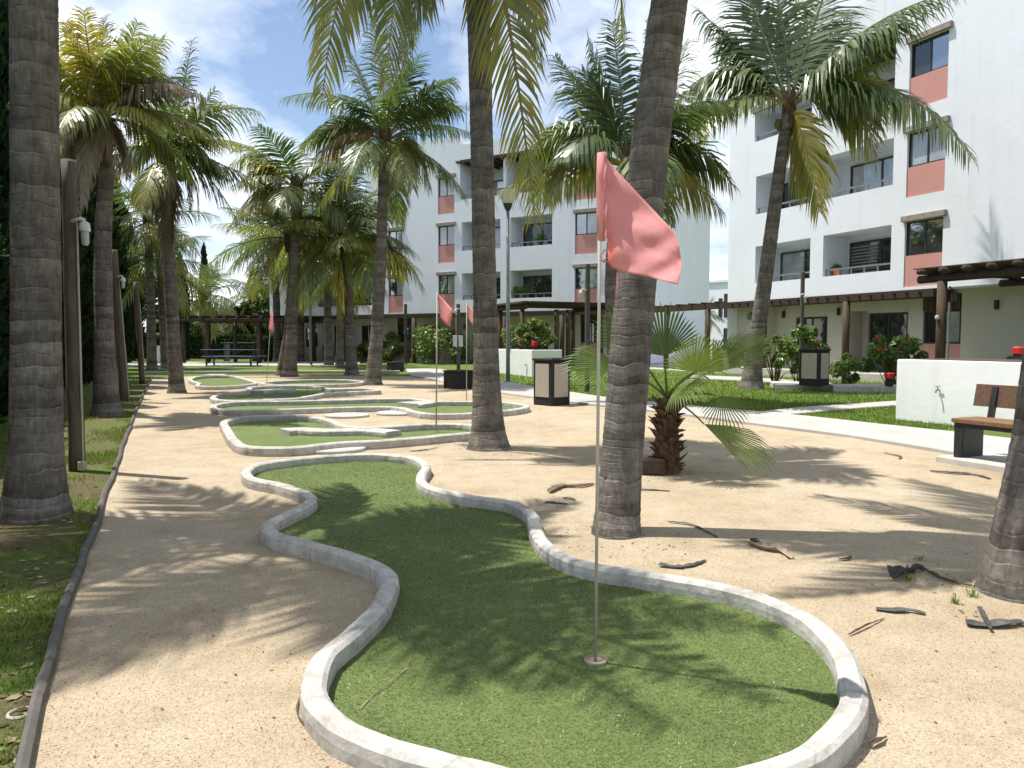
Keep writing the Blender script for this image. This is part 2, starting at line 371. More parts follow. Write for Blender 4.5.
pth = slab('footpath', [nx]+nearw[:11]+list(reversed(farw))+[fx], 0, .06, None).build('footpath', M['pathway']); structure(pth)
for nm, px in (('side_path', [(758, 413.5), (801, 409), (850, 405.5), (895, 402.5), (960, 399), (960, 403), (895, 407), (845, 410.5), (790, 416.2)]),
               ('garden_path', [(690, 376), (745, 378), (790, 381), (850, 387.5), (900, 390.5), (900, 393.5), (846, 390.5), (790, 384), (745, 381.5), (690, 379)]),
               ('court_paving', [(120, 363), (300, 362), (360, 362.5), (360, 366.4), (300, 366.2), (120, 367)])):
    structure(slab(nm, [G(*p) for p in px], 0, .045, None).build(nm, M['pathway']))
sheet('courtyard_bounce_sheet', [LF.P(-11.4, .3, 0), LF.P(-11.4, -30, 0), RF.P(44, -14, 0), RF.P(10.4, -14, 0), RF.P(10.4, .4, 0), RF.P(21, .5, 0)], .009, M['pathway'])  # grey sheet added to keep green lawn bounce off the white end wall
# thin lawn with bare soil between the edging strip and the evergreens
soil = edge_all+[Vector((edge[-1].x-9, edge[-1].y+1, 0)), Vector((-6.2, 2, 0)), Vector((-6, -8, 0))]
sheet('lawn', soil, .004, M['lawn_soil'])
# grass blades, both lawns
def blades(name, pick, n, h, wd, m):
    b = MB()
    for _ in range(n):
        r = pick()
        if r is None: continue
        x, y, sc = r
        a = random.uniform(0, 2*pi); hh = h*random.uniform(.5, 1.2)*sc; l = Vector((cos(a), sin(a), 0))*wd*sc; t = Vector((random.gauss(0, .45), random.gauss(0, .45), 1))*hh
        p = Vector((x, y, 0)); g = min(1, max(0, random.gauss(.45, .25)))
        b.add([p-l, p+l, p+t], [(0, 1, 2)], 0, g)
    return stuff(b.build(name, m))
random.seed(5)
def inside(p, poly):
    c = False; n = len(poly); j = n-1
    for i in range(n):
        a, b = poly[i], poly[j]
        if (a[1] > p[1]) != (b[1] > p[1]) and p[0] < (b[0]-a[0])*(p[1]-a[1])/(b[1]-a[1])+a[0]: c = not c
        j = i
    return c
def pickR():
    px = random.uniform(470, 1040); py = 372+58*random.random()**1.0
    g = G(px, py)
    pl = [nx]+nearw[:11]+list(reversed(farw))+[fx]
    if inside(g, pl): return None
    # keep to the far side of the path
    if g.y < farw[0].y+(g.x-farw[0].x)*-.7-.2 and g.x < farw[0].x: 
        pass
    for i in range(len(farw)-1):
        a, b = farw[i+1], farw[i]
        if a.x <= g.x <= b.x:
            yl = a.y+(b.y-a.y)*(g.x-a.x)/(b.x-a.x)
            if g.y < yl+.03: return None
    for q in SIDEP:
        if inside(g, q): return None
    return g.x, g.y, .7+g.y/30
SIDEP = [[G(*p) for p in px] for px in ([(758, 413.5), (801, 409), (850, 405.5), (895, 402.5), (960, 399), (960, 403), (895, 407), (845, 410.5), (790, 416.2)],
         [(690, 376), (745, 378), (790, 381), (850, 387.5), (900, 390.5), (900, 393.5), (846, 390.5), (790, 384), (745, 381.5), (690, 379)])]
blades('lawn_grass', pickR, 60000, .055, .008, M['blade'])
def pickL():
    px = random.uniform(-30, 150); py = random.choice((random.uniform(378, 470), random.uniform(400, 790)))
    g = G(px, py)
    if not inside(g, soil): return None
    k = noise.noise(Vector((g.x*.9, g.y*.9, 3)))+.4*noise.noise(Vector((g.x*4, g.y*4, 8)))
    if k < random.uniform(-.12, .22): return None
    return g.x, g.y, .6+g.y/22
blades('thin_grass', pickL, 60000, .05, .005, M['blade'])

# leaf litter, grains
random.seed(8)
b = MB()
def litter(p, s, a=None):
    an = random.uniform(0, 2*pi); l = Vector((cos(an), sin(an), 0))*s; t = Vector((-sin(an), cos(an), 0))*s*random.uniform(.25, .6)
    z = Vector((0, 0, s*random.uniform(.1, .5)))
    b.add([p-l, p-t*.8+z*.6, p+l+z*.4, p+t], [(0, 1, 2, 3)], 0, random.random() if a is None else a)
GREEN_POLYS = []
# ------------------------------------------------------------------ putting greens
def catmull(pts, step=.05, closed=True):
    out = []; n = len(pts)
    rng = range(n) if closed else range(n-1)
    for i in rng:
        if closed: p0, p1, p2, p3 = pts[i-1], pts[i], pts[(i+1) % n], pts[(i+2) % n]
        else: p0, p1, p2, p3 = pts[max(i-1, 0)], pts[i], pts[i+1], pts[min(i+2, n-1)]
        k = max(2, int((p2-p1).length/step))
        for j in range(k):
            t = j/k
            out.append(.5*((2*p1)+(p2-p0)*t+(2*p0-5*p1+4*p2-p3)*t*t+(3*p1-p0-3*p2+p3)*t*t*t))
    if not closed: out.append(pts[-1].copy())
    return out
def sweep(b, c, wd, h, closed=True, z0=-.02, jit=.004):
    n = len(c); prof = [(-wd/2, z0), (-wd/2-.004, h*.5), (-wd/2, h-.016), (-wd/2+.02, h), (wd/2-.02, h), (wd/2, h-.016), (wd/2+.004, h*.5), (wd/2, z0)]
    vs = []; k = len(prof)
    for i, p in enumerate(c):
        a = c[i-1] if (closed or i) else c[0]; d = c[(i+1) % n] if (closed or i < n-1) else c[-1]
        t = (d-a); t.z = 0; t.normalize(); nn = Vector((-t.y, t.x, 0))
        wob = noise.noise(Vector((p.x*3, p.y*3, 0)))*jit*2.5
        for (o, z) in prof:
            q = p+nn*(o+wob+random.uniform(-jit, jit)*.5)
            vs.append((q.x, q.y, z+(noise.noise(Vector((q.x*6, q.y*6, 5)))*jit*1.3 if z > 0 else 0)))
    fs = [(i*k+m, i*k+(m+1) % k, ((i+1) % n)*k+(m+1) % k, ((i+1) % n)*k+m) for i in range(n if closed else n-1) for m in range(k)]
    if not closed: fs += [tuple(range(k-1, -1, -1)), tuple((n-1)*k+m for m in range(k))]
    b.add(vs, fs)
def green(label, px, h=.12, wd=.13, step=.12, nblade=0, blocks=(), hole=None):
    pts = [G(x, y, h) for x, y in px]
    for p in pts: p.z = 0
    c = catmull(pts, step)
    cx = sum(p.x for p in c)/len(c); cy = sum(p.y for p in c)/len(c)
    t = thing('putting_green', label, 'putting green', (cx, cy, 0), 'putting greens')
    b = MB(); sweep(b, c, wd, h); b.build('concrete_border', M['kerb'], t)
    poly = [(p.x, p.y) for p in c]; GREEN_POLYS.append(poly)
    b = MB(); z = .016; b.add([(x, y, z) for x, y in poly], [tuple(range(len(poly)))], 0, .45)
    if nblade:
        x0, x1 = min(p[0] for p in poly), max(p[0] for p in poly); y0, y1 = min(p[1] for p in poly), max(p[1] for p in poly); k = 0
        while k < nblade:
            x, y = random.uniform(x0, x1), y0+(y1-y0)*random.random()**1.5
            k += 1
            if not inside((x, y), poly): continue
            a = random.uniform(0, 2*pi); wv = .0015*(1+y*.12); l = Vector((cos(a), sin(a), 0))*wv; hh = random.uniform(.004, .010)
            p = Vector((x, y, z)); al = a+pi/2+random.gauss(0, .4); ln = random.uniform(.008, .02); tp = p+Vector((cos(al)*ln, sin(al)*ln, hh*.8))
            b.add([p-l, p+l, tp], [(0, 1, 2)], 0, min(.95, max(0, random.gauss(.52, .14)+(.4 if random.random() < .02 else 0))))
    b.build('turf', M['turf'], t)
    for bl in blocks:
        cc = catmull([Vector((*G(x, y, .1)[:2], 0)) for x, y in bl[0]], step, False)
        b = MB(); sweep(b, cc, bl[1], .1, False); b.build('concrete_divider', M['kerb'], t)
    if hole:
        b = MB(); b.lathe((hole.x, hole.y, .018), [(.052, 0), (.052, .012), (.046, .016), (.044, .003), (.012, .002)], 24); b.build('hole_cup', M['cup'], t)
    return t
random.seed(11)
fg = [(258.6, 463.4), (298, 457.6), (337, 454.5), (368, 453.3), (400, 455), (417, 458), (426, 465.5), (421, 474), (424, 483), (443, 490), (468, 495), (496, 499), (512, 501.5), (529, 510), (535, 523), (541, 538), (562, 554), (594, 564.5), (644, 572), (702, 581), (761, 595.5), (807.6, 616), (837, 643), (852.5, 674), (852, 704), (835, 731), (798, 754), (745, 772), (670, 786), (590, 787), (490, 768), (443, 756.5), (388, 742), (341, 721), (318, 699), (314.6, 680), (325.6, 652), (353, 629), (377, 606), (389, 584), (387, 571), (372, 561), (336.7, 549), (298, 539), (276, 533), (268, 524), (284, 514), (305.5, 504), (311, 497), (302, 490), (278, 483), (252, 477.5), (247, 470)]
hole = G(595.5, 662, .016)
green('long curving putting green with wavy concrete border and the near pink flag, in the foreground', fg, h=.108, wd=.10, step=.05, nblade=330000, hole=hole)
h2 = G(436, 432, .016)
green('putting green with a low concrete divider, next one behind the foreground green', [(224.8, 421), (240, 416.6), (264, 415.2), (294, 415), (317, 417), (331, 420), (343, 425), (365, 427), (395, 425.5), (428, 423.6), (457, 423.6), (478, 425.5), (488, 428.5), (474, 432), (449, 434), (418, 437), (379, 440), (340, 442), (303, 446), (277, 447), (247, 446), (234, 439), (227, 428)], nblade=0,
      blocks=[([(284, 429.5), (300, 428.5), (318, 429.5), (340, 429.5), (366, 429), (394, 431)], .36)], hole=h2)
h3 = G(466.5, 404, .016)
green('putting green shaped like a thin arm with a wide lobe, beside the bent pink flags', [(213, 406.5), (224, 402.5), (250, 401), (294, 400.6), (340, 399.5), (379, 398.5), (414, 398.4), (434, 401), (475, 401), (502, 401.5), (526, 405), (516, 408.8), (475, 412.5), (437, 413.5), (416, 411.5), (402, 407.5), (379, 406.3), (340, 407), (292, 408.5), (250, 410), (226, 409.8)],
      blocks=[([(409, 403.2), (420, 402.6), (433, 403)], .9)], hole=h3)
green('spiral shaped putting green with a concrete divider, left of the twin trunk palm', [(213, 396.5), (222, 393), (240, 391.5), (250, 389.5), (250, 387), (268, 385.6), (300, 385.2), (322, 386.2), (332, 388.5), (366, 388.2), (379, 390), (360, 391), (329, 392.6), (310, 395.5), (294, 398), (262, 399.5), (233, 400.3), (217, 399)],
      blocks=[([(256, 390.8), (272, 389.4), (292, 389.5)], .5)])
green('small round putting green with scalloped concrete border, farthest on the left', [(190.5, 378.6), (198, 376.2), (214, 375.4), (232, 375.6), (240, 377.2), (247, 379.2), (256, 382.6), (240, 385), (215, 386.2), (198, 385.3), (199, 382.8), (193, 381)])
green('low flat ring shaped putting green in front of the twin trunk palm', [(262, 382.6), (285, 380.4), (320, 379.4), (352, 379.8), (364, 381.4), (345, 383.6), (305, 384.2), (275, 384.2)])
def disc(label, px, py, rx, sq=False):
    c = G(px, py, .05); r = rx*c.y/F
    t = MB()
    ring = [(c.x+r*cos(2*pi*k/40)*(1+.02*sin(3*k)), c.y+r*.95*sin(2*pi*k/40)) for k in range(40)]
    if sq: ring = [(c.x-r, c.y-.35), (c.x+r, c.y-.35), (c.x+r, c.y+.35), (c.x-r, c.y+.35)]
    b = slab('tee_pad', ring, 0, .05, None, .012)
    o = b.build('tee_pad', M['slab'], origin=(c.x, c.y, 0)); tag(o, label, 'tee pad', 'concrete tee pads')
disc('round pale concrete tee pad right behind the foreground green', 333, 446.8, 33)
disc('round concrete tee pad left of its twin, behind the divided green', 347, 414.3, 22)
disc('round concrete tee pad right of its twin, in the bend of the thin green', 397, 412, 21)
disc('rectangular concrete tee pad in front of the spiral green', 277, 399, 15, True)
disc('rectangular concrete tee pad at the far kerb behind the scalloped green', 216, 374.3, 10, True)
# far kerb and edging strip
b = MB(); sweep(b, catmull([Vector((*G(x, y)[:2], 0)) for x, y in ((143, 374.4), (200, 373.9), (300, 373.6), (400, 373.3))], .5, False), .15, .13, False)
tag(b.build('kerb', M['slab'], origin=G(250, 374)), 'low grey concrete kerb between the sand and the far lawn', 'kerb')
b = MB(); c = catmull([Vector((p.x, p.y, 0)) for p in edge_all], .12, False)
cc = []
for p in c:
    q = p.copy(); q.x += noise.noise(Vector((p.y*.9, 0, 1)))*.03; cc.append(q)
sweep(b, cc, .042, .065, False, jit=.003)
M['edging'] = simple('rubber_edging', (.115, .105, .095), .8, .35, 7, .4, 40)
tag(b.build('edging_strip', M['edging'], origin=G(110, 490)), 'dark grey garden edging strip between left lawn and sand path', 'edging')

# flags
def pole(t, base, top, r):
    b = MB(); b.tube([base, base.lerp(top, .5), top], [r, r, r*.95], 10); b.build('pole', M['pvc'], t, True)
def far_flag(label, base_px, top_px, cloth_px, group='golf flags'):
    base = G(*base_px, .016); Y = base.y
    t = thing('golf_flag', label, 'golf flag', base, group)
    top = D(*top_px, Y); pole(t, base, top, .012)
    # cloth: quads from hoist edge to fly edge
    b = MB(); n = 10; (a, bt), (c_, d) = cloth_px
    for i in range(n+1):
        u = i/n
        for j in range(7):
            v = j/6
            x = (a[0]*(1-v)+bt[0]*v)*(1-u)+(c_[0]*(1-v)+d[0]*v)*u; y = (a[1]*(1-v)+bt[1]*v)*(1-u)+(c_[1]*(1-v)+d[1]*v)*u
            b.v.append(tuple(D(x, y+1.2*sin(u*pi)*(v-.3), Y-.28*u+.05*sin(u*5+v*2)*u))); b.a.append(.3*random.random())
    for i in range(n):
        for j in range(6): b.f.append([i*7+j, i*7+j+1, i*7+8+j, i*7+7+j]); b.m.append(0)
    o = b.build('flag_cloth', M['flag'], t, True)
    s = o.modifiers.new('thickness', 'SOLIDIFY'); s.thickness = .004
far_flag('small pink flag on its pole in the divided green', (436.2, 432), (437.2, 292), (((437.3, 293), (440, 318)), ((453, 310.5), (450, 327))))
far_flag('small pink flag partly behind the middle palm trunk', (466.5, 404), (466.8, 303), (((467, 303.5), (468, 318)), ((477, 315), (476, 330))))
far_flag('hanging pink flag far away in front of the timber shelter', (266.6, 384), (271.5, 307), (((271.5, 308), (268.5, 330)), ((273, 318), (274.5, 332))))
# near flag
random.seed(3)
t = thing('golf_flag', 'large faded pink flag with torn lower corner on the nearest pole', 'golf flag', hole, 'golf flags')
Y0 = hole.y; top = D(600.6, 156, Y0); pole(t, hole, top, .0078)
b = MB(); b.tube([D(601.6, 241, Y0), D(601.3, 215, Y0), D(601.3, 180, Y0), D(602, 153, Y0)], [.016, .021, .022, .021], 12, jit=.08)
o = b.build('sleeve', M['flag'], t, True)
def curve(pts, n):
    return catmull([Vector((x, y, z)) for x, y, z in pts], 1e9, False) if n == 0 else [catmull_at(pts, i/n) for i in range(n+1)]
def catmull_at(pts, u):
    P = [Vector(p) for p in pts]; s = u*(len(P)-1); i = min(int(s), len(P)-2); f = s-i
    p0, p1, p2, p3 = P[max(i-1, 0)], P[i], P[i+1], P[min(i+2, len(P)-1)]
    return .5*((2*p1)+(p2-p0)*f+(2*p0-5*p1+4*p2-p3)*f*f+(3*p1-p0-3*p2+p3)*f*f*f)
topc = [(603, 154, -.02), (606.5, 157, -.03), (612, 165, -.0), (640, 195.5, -.05), (664, 221, -.15), (675, 234, -.23), (679, 247, -.28)]
botc = [(603, 241, -.02), (607, 240, -.03), (609, 264, -.03), (624, 272, -.08), (644, 276, -.16), (664, 281, -.26), (677.5, 284.5, -.32)]
nu, nv = 36, 26
b = MB()
for i in range(nu+1):
    u = i/nu; a = catmull_at(topc, u); c = catmull_at(botc, u)
    for j in range(nv+1):
        v = j/nv; p = a.lerp(c, v)
        bul = 3*sin(pi*v)*max(0, (u-.75)/.25); w_ = .020*sin(u*7+v*3.1)*u+.006*sin(u*13-v*5)*u*v+.008*sin(u*24+v*9)+.007*sin(u*9+v*16)*(1-u)+.003*noise.noise(Vector((u*9, v*7, 2)))
        if u < .33: w_ += .02*sin(v*14+u*10)*(.33-u)*3*.5
        b.v.append(tuple(D(p.x+bul, p.y, Y0+p.z+w_))); b.a.append(min(1, max(0, .25+.3*v*(1-abs(u-.4))+(.4 if (u < .5 and v > .7) else 0)*max(0, 1-abs(u-.34)*7)*1.0)))  # orange spot near the tear: sun through the cloth, put into the colour
for i in range(nu):
    for j in range(nv):
        u, v = (i+.5)/nu, (j+.5)/nv
        if .14 < u < .31 and v > .965-.13*sin((u-.14)/.17*pi)-.03*sin(i*2.3): continue        # the torn corner
        b.f.append([i*(nv+1)+j, i*(nv+1)+j+1, (i+1)*(nv+1)+j+1, (i+1)*(nv+1)+j]); b.m.append(0)
o = b.build('flag_cloth', M['flag'], t, True); s = o.modifiers.new('thickness', 'SOLIDIFY'); s.thickness = .0015
b = MB()
for pts in ([(600, 256), (604, 251), (608, 249), (611, 246)], [(600, 259), (604, 262), (609, 261), (612, 263)], [(600, 254), (601, 258), (602.5, 261)], [(617, 272), (617.3, 285), (616.8, 300)], [(603, 262), (607, 258), (610, 255)]):
    b.tube([D(x, y, Y0-.01) for x, y in pts], [.0035]*(len(pts)-1)+[.0015], 5)
b.build('torn_threads', M['flag'], t, True)

# ------------------------------------------------------------------ palms
def bez(a, c, e, t): return a*(1-t)*(1-t)+c*2*t*(1-t)+e*t*t
def frond(b, a, c, e, age, lw, npair, droop=.5, fold=.5, seg=3, tw=None):
    """rachis a>c>e, leaflets both sides; droop: how far leaflets hang; age colours"""
    n = 10; pts = [bez(a, c, e, i/n) for i in range(n+1)]
    L = sum((pts[i+1]-pts[i]).length for i in range(n))
    r0 = .011*L+.008
    b.tube(pts, [r0*(1-.85*i/n) for i in range(n+1)], 4, 0, [min(1, age+.22+.1*i/n) for i in range(n+1)], False)
    twist = random.uniform(-.6, .6); npair = int(npair*1.18)
    if tw is not None: twist = tw
    for k in range(npair):
        t = .16+.84*(k+random.uniform(-.3, .3))/npair
        t = min(.995, max(.1, t))
        p = bez(a, c, e, t); tan = (bez(a, c, e, min(1, t+.01))-bez(a, c, e, max(0, t-.01))).normalized()
        side0 = tan.cross(Vector((0, 0, 1)))
        if side0.length < .12: side0 = Vector((cos(twist*9), sin(twist*9), 0)).cross(tan)
        side0.normalize(); up0 = side0.cross(tan).normalized()
        side = side0*cos(twist)+up0*sin(twist); up = up0*cos(twist)-side0*sin(twist)
        s_ = (t-.1)/.9
        ll = lw*1.12*(.5+.65*min(1, s_*4))*(1-.66*max(0, s_-.5)/.5)*random.uniform(.8, 1.12)*(1 if random.random() > .06 else .5)
        for sd in (-1, 1):
            if random.random() < .03: continue
            d = (tan*(.40+.6*s_)+side*sd*(1-.35*s_)+up*random.uniform(-.1, fold)*.35).normalized()
            wv = ll*.026*random.uniform(.7, 1.3)+.003
            wd = d.cross(up).normalized()*wv
            q = p.copy(); dd = d.copy(); ag = min(1, max(0, age+random.gauss(0, .05)))
            vs = []; av = []
            for j in range(seg+1):
                f = j/seg; ww = wd*((.55, 1., .75, .04) if seg == 3 else (.6, 1., .04))[j]
                vs += [q-ww, q+ww]; av += [ag, min(1, ag+.08*f)]
                dd = (dd+Vector((0, 0, -1))*droop*random.uniform(.45, 1.35)*(.35+f)).normalized()
                q = q+dd*(ll/seg)
            b.add(vs, [(2*j, 2*j+1, 2*j+3, 2*j+2) for j in range(seg)], 0, av)
Y_NEAR = True
def trunk(t, pts, radii, ring=.1, res=.03, seg=22, flare=1.5):
    c = []; n = len(pts); P = [Vector(p) for p in pts]
    tot = 0; cum = [0]
    for i in range(n-1): tot += (P[i+1]-P[i]).length; cum.append(tot)
    b = MB(); uv = []; m = int(tot/res)
    lens = []
    for i in range(m+1):
        u = i/m*tot; k = 0
        while k < n-2 and u > cum[k+1]: k += 1
        f = (u-cum[k])/(cum[k+1]-cum[k])
        p = catmull_at_seg(P, k, f); r = radii[k]*(1-f)+radii[k+1]*f
        r *= 1+(flare-1)*math.exp(-u/.22)
        ph = (u/ring+.8*noise.noise(Vector((0, 0, u*2.3+pts[0][0]))))
        r *= 1+.018*((ph % 1.)-.5)
        for q in range(seg+1):
            an = 2*pi*q/seg
            tilt = .4*noise.noise(Vector((cos(an)*1.3, sin(an)*1.3, u*6.5)))+.12*noise.noise(Vector((cos(an)*4, sin(an)*4, u*9)))
            rr = r*(1+.035*noise.noise(Vector((cos(an)*1.6, sin(an)*1.6, u*2.2+pts[0][1])))+(.006 if Y_NEAR else .012)*(((ph+tilt) % 1.)-.5)+(.018 if Y_NEAR else .03)*noise.noise(Vector((cos(an)*6, sin(an)*6, u*16))))
            b.v.append((p.x+rr*cos(an), p.y+rr*sin(an), p.z-.05*(i == 0))); b.a.append(0); uv.append((q/seg, ph+tilt))
    for i in range(m):
        for q in range(seg): b.f.append([i*(seg+1)+q, i*(seg+1)+q+1, (i+1)*(seg+1)+q+1, (i+1)*(seg+1)+q]); b.m.append(0)
    b.uv = uv
    return b.build('trunk', M['trunk'], t, True)
def catmull_at_seg(P, i, f):
    p0, p1, p2, p3 = P[max(i-1, 0)], P[i], P[i+1], P[min(i+2, len(P)-1)]
    return .5*((2*p1)+(p2-p0)*f+(2*p0-5*p1+4*p2-p3)*f*f+(3*p1-p0-3*p2+p3)*f*f*f)
def palm(label, tpx, Y, wpx, crown=None, nrand=14, L=3.2, lw=.75, fronds=(), dry=(), nuts=0, seed=1, npair=46, agef=None, ndry=0, ring=.11, res=.05, zmax=None, dY=0., elev=(82, -28), flare=1.35, shaft=True, droop=.8, azrange=None):
    """tpx: trunk line seen in the photo, bottom to top; wpx trunk widths there; crown: photo position of the crown's centre"""
    random.seed(seed)
    n = len(tpx); pts = [D(x, y, Y+dY*i/(n-1)) for i, (x, y) in enumerate(tpx)]; base = pts[0]; base.z = 0
    rad = [w_*.5*p.y/F for w_, p in zip(wpx, pts)]
    t = thing('palm_tree', label, 'palm tree', base, 'coconut palms')
    C = D(crown[0], crown[1], Y+dY) if crown else pts[-1]
    if crown and (C-pts[-1]).length > .15: pts.append(C-(C-pts[-1]).normalized()*.1); rad.append(rad[-1]*.95)
    trunk(t, pts, rad, ring, res, 22 if Y < 14 else 14, flare)
    b = MB(); k = C.y/F
    # crown shaft: overlapping leaf bases
    if shaft:
        sb = MB(); r = rad[-1]
        for i in range(26):
            a = i*2.4; z = -.55+.03*i; o = Vector((cos(a), sin(a), 0))
            p = C+o*r*.95+Vector((0, 0, z)); s_ = Vector((-sin(a), cos(a), 0))*r*.75
            sb.add([p-s_, p+s_, p+o*r*.35+s_*.4+Vector((0, 0, .42)), p+o*r*.35-s_*.4+Vector((0, 0, .42)), p-o*r*.6+Vector((0, 0, .1))], [(0, 1, 2, 3), (0, 3, 4), (1, 4, 2)], 0, .5)
        sb.tube([C+Vector((0, 0, -.6)), C+Vector((0, 0, -.1)), C+Vector((0, 0, .35))], [r*1.05, r*1.15, r*.5], 12)
        sb.build('leaf_bases', M['fibre'], t)
    for (cx_, cy_, ex, ey, dz, age, *tw) in fronds:
        a = C+Vector((0, 0, .05)); c = D(cx_, cy_, C.y+dz*.5); e = D(ex, ey, C.y+dz)
        frond(b, a, c, e, age, lw, npair, droop*(1.25 if age < .6 else 1.4)*(1 if not tw else .55), tw=tw[0] if tw else None)
    for i in range(nrand):
        f = (i+.5)/nrand; az = i*2.39996+seed; el = radians(elev[0]+(elev[1]-elev[0])*f+random.uniform(-8, 8))
        if azrange: az = azrange[0]+(azrange[1]-azrange[0])*((i*.618) % 1)
        az += random.uniform(-.35, .35); ln = L*random.uniform(.82, 1.22)*(1 if f > .2 else .8)
        d = Vector((cos(az)*cos(el), sin(az)*cos(el), sin(el)))
        a = C.copy(); c = C+d*ln*.52; h = Vector((cos(az), sin(az), 0))
        dr = .32+.55*f+random.uniform(-.12, .12)
        e = c+(d*(1-dr)+h*.35*dr+Vector((0, 0, -1))*dr).normalized()*ln*.55
        age = agef(f, i) if agef else max(0, min(.56, .10+.27*f+random.gauss(0, .09)))
        frond(b, a, c, e, age, lw, npair, droop*(.5+.9*f))
    b.build('crown', M['frond'], t)
    if dry or ndry:
        b = MB()
        for (cx_, cy_, ex, ey, dz, age) in dry:
            frond(b, C+Vector((0, 0, -.1)), D(cx_, cy_, C.y+dz*.5), D(ex, ey, C.y+dz), age, lw*.8, npair, 1.1)
        for i in range(ndry):
            az = random.uniform(0, 2*pi); h = Vector((cos(az), sin(az), 0)); ln = L*random.uniform(.45, .8)
            frond(b, C+Vector((0, 0, -.1)), C+h*ln*.45+Vector((0, 0, -.05)), C+h*ln*.4+Vector((0, 0, -ln*.85)), random.uniform(.1, .9), lw*.55, npair, 1.2)
        b.build('dead_fronds', M['dry'], t)
    for i in range(nuts):
        az = i*1.3+seed; r = rad[-1]+.12; c = C+Vector((cos(az)*r*1.3, sin(az)*r*1.3, -.35-.18*random.random()))
        nb = MB(); nb.lathe(c, [(.0, .15), (.06, .12), (.105, .03), (.10, -.07), (.05, -.14), (0, -.15)], 10); nb.build('coconut', M['coconut'], t, True)
    return t, C

palm('thick grey palm trunk at the left edge, the nearest tree on the lawn', [(36, 521), (36, 440), (36, 300), (35, 150), (34, 0), (34, -70)], 6.44, [60, 48, 44, 42, 41, 40], (-45, -330), nrand=14, L=3.2, lw=.75, seed=4, ring=.085, res=.02, flare=1.14, elev=(75, 4), npair=60, dY=0, fronds=[(115, -557, 290, -465, -2.64, .3), (53, -593, 165, -531, -2.84, .3)])
palm('palm with bright yellow fronds and a skirt of dead ones, by the edging strip', [(107, 418), (104, 330), (103, 240), (106, 175), (104, 140)], 15.1, [25, 18, 16, 14, 13], (102, 118), nrand=9, L=2.0, lw=.62, seed=7, npair=50,
     agef=lambda f, i: .30+.12*random.random() if i % 3 else .12, elev=(75, 5), ndry=7,
     fronds=[(75, 60, 66, 22, -.3, .60), (88, 60, 84, 10, -.5, .56), (80, 80, 57, 55, .5, .55), (100, 60, 104, 18, .4, .42), (120, 70, 138, 22, -.4, .40), (130, 80, 165, 38, .3, .36), (100, 70, 75, 40, -.9, .52), (135, 78, 186, 78, .2, .25), (80, 90, 57, 92, .3, .6), (150, 60, 205, 98, -.4, .93), (130, 100, 158, 120, -.6, .45)],
     dry=[(78, 95, 60, 150, -.4, .5), (90, 95, 84, 205, -.5, .8), (112, 90, 118, 190, -.3, .4), (70, 105, 62, 160, .3, .3), (95, 98, 78, 215, .2, .6)])
palm('palm with brown dead frond skirt and coconuts standing in the sand path', [(177, 395), (173, 330), (169, 260), (167, 200), (167, 180)], 21.6, [15, 13, 12, 12, 12], (166, 158), nrand=8, L=2.7, lw=.85, seed=13, npair=44, ndry=6, nuts=5, elev=(75, -15),
     fronds=[(162, 110, 152, 40, .6, .12), (180, 110, 192, 40, .4, .14), (200, 95, 260, 112, -.4, .3), (200, 150, 240, 225, -.6, .22), (150, 120, 118, 175, -.3, .45), (195, 120, 225, 185, .5, .25), (205, 150, 262, 185, .3, .3), (190, 125, 215, 90, 0, .2)],
     dry=[(172, 165, 171, 250, -.2, .05), (160, 165, 163, 240, -.2, .1), (167, 168, 166, 262, -.3, .0)])
palm('palm with two leaning trunks at its foot, the front one, on the sand', [(289.5, 379), (292, 330), (294.5, 270), (297, 215)], 31.2, [15, 11, 10, 10], (297, 188), nrand=13, L=3.3, lw=1.0, seed=21, npair=40, elev=(72, -20), ndry=2,
     fronds=[(262, 150, 245, 185, -.4, .58), (255, 170, 226, 235, -.4, .4), (330, 135, 365, 160, .5, .8), (262, 140, 232, 165, .6, .3)])
palm('slimmer palm trunk close behind the twin trunk palm', [(281, 377.5), (288, 330), (292, 285), (293, 262)], 32.2, [10, 9, 8.5, 8], (289, 238), nrand=13, L=3.2, lw=.8, seed=22, npair=34, ndry=3)
palm('bushy palm with green and yellow crown in front of the far balcony', [(352, 377.5), (350, 330), (348, 280), (346, 262)], 32.5, [13, 9.5, 9, 9], (345, 243), nrand=16, L=3.5, lw=1.05, seed=31, npair=44, nuts=4, elev=(85, -25),
     fronds=[(352, 190, 350, 152, .3, .15), (375, 195, 402, 205, -.4, .35), (390, 225, 424, 290, .4, .2), (385, 240, 420, 270, -.3, .55), (320, 200, 290, 225, -.2, .3), (340, 190, 318, 165, .4, .3), (335, 260, 340, 320, -.3, .62)])
palm('tall slender palm with the high round crown, between the bushy palm and the black box', [(372.5, 387.5), (377, 330), (381, 250), (383.5, 180), (384, 160)], 25.5, [17, 12.5, 11, 10, 10], (385, 142), nrand=15, L=3.0, lw=.9, seed=37, npair=48, elev=(85, -30),
     fronds=[(350, 78, 283, 98, -.3, .22), (425, 82, 462, 112, .3, .2), (400, 60, 418, 28, .2, .25), (360, 70, 342, 40, .4, .3), (385, 70, 372, 18, .3, .28), (420, 90, 455, 80, -.5, .2), (345, 100, 300, 150, .4, .3), (410, 120, 430, 190, .3, .35), (350, 120, 312, 160, -.5, .8)])
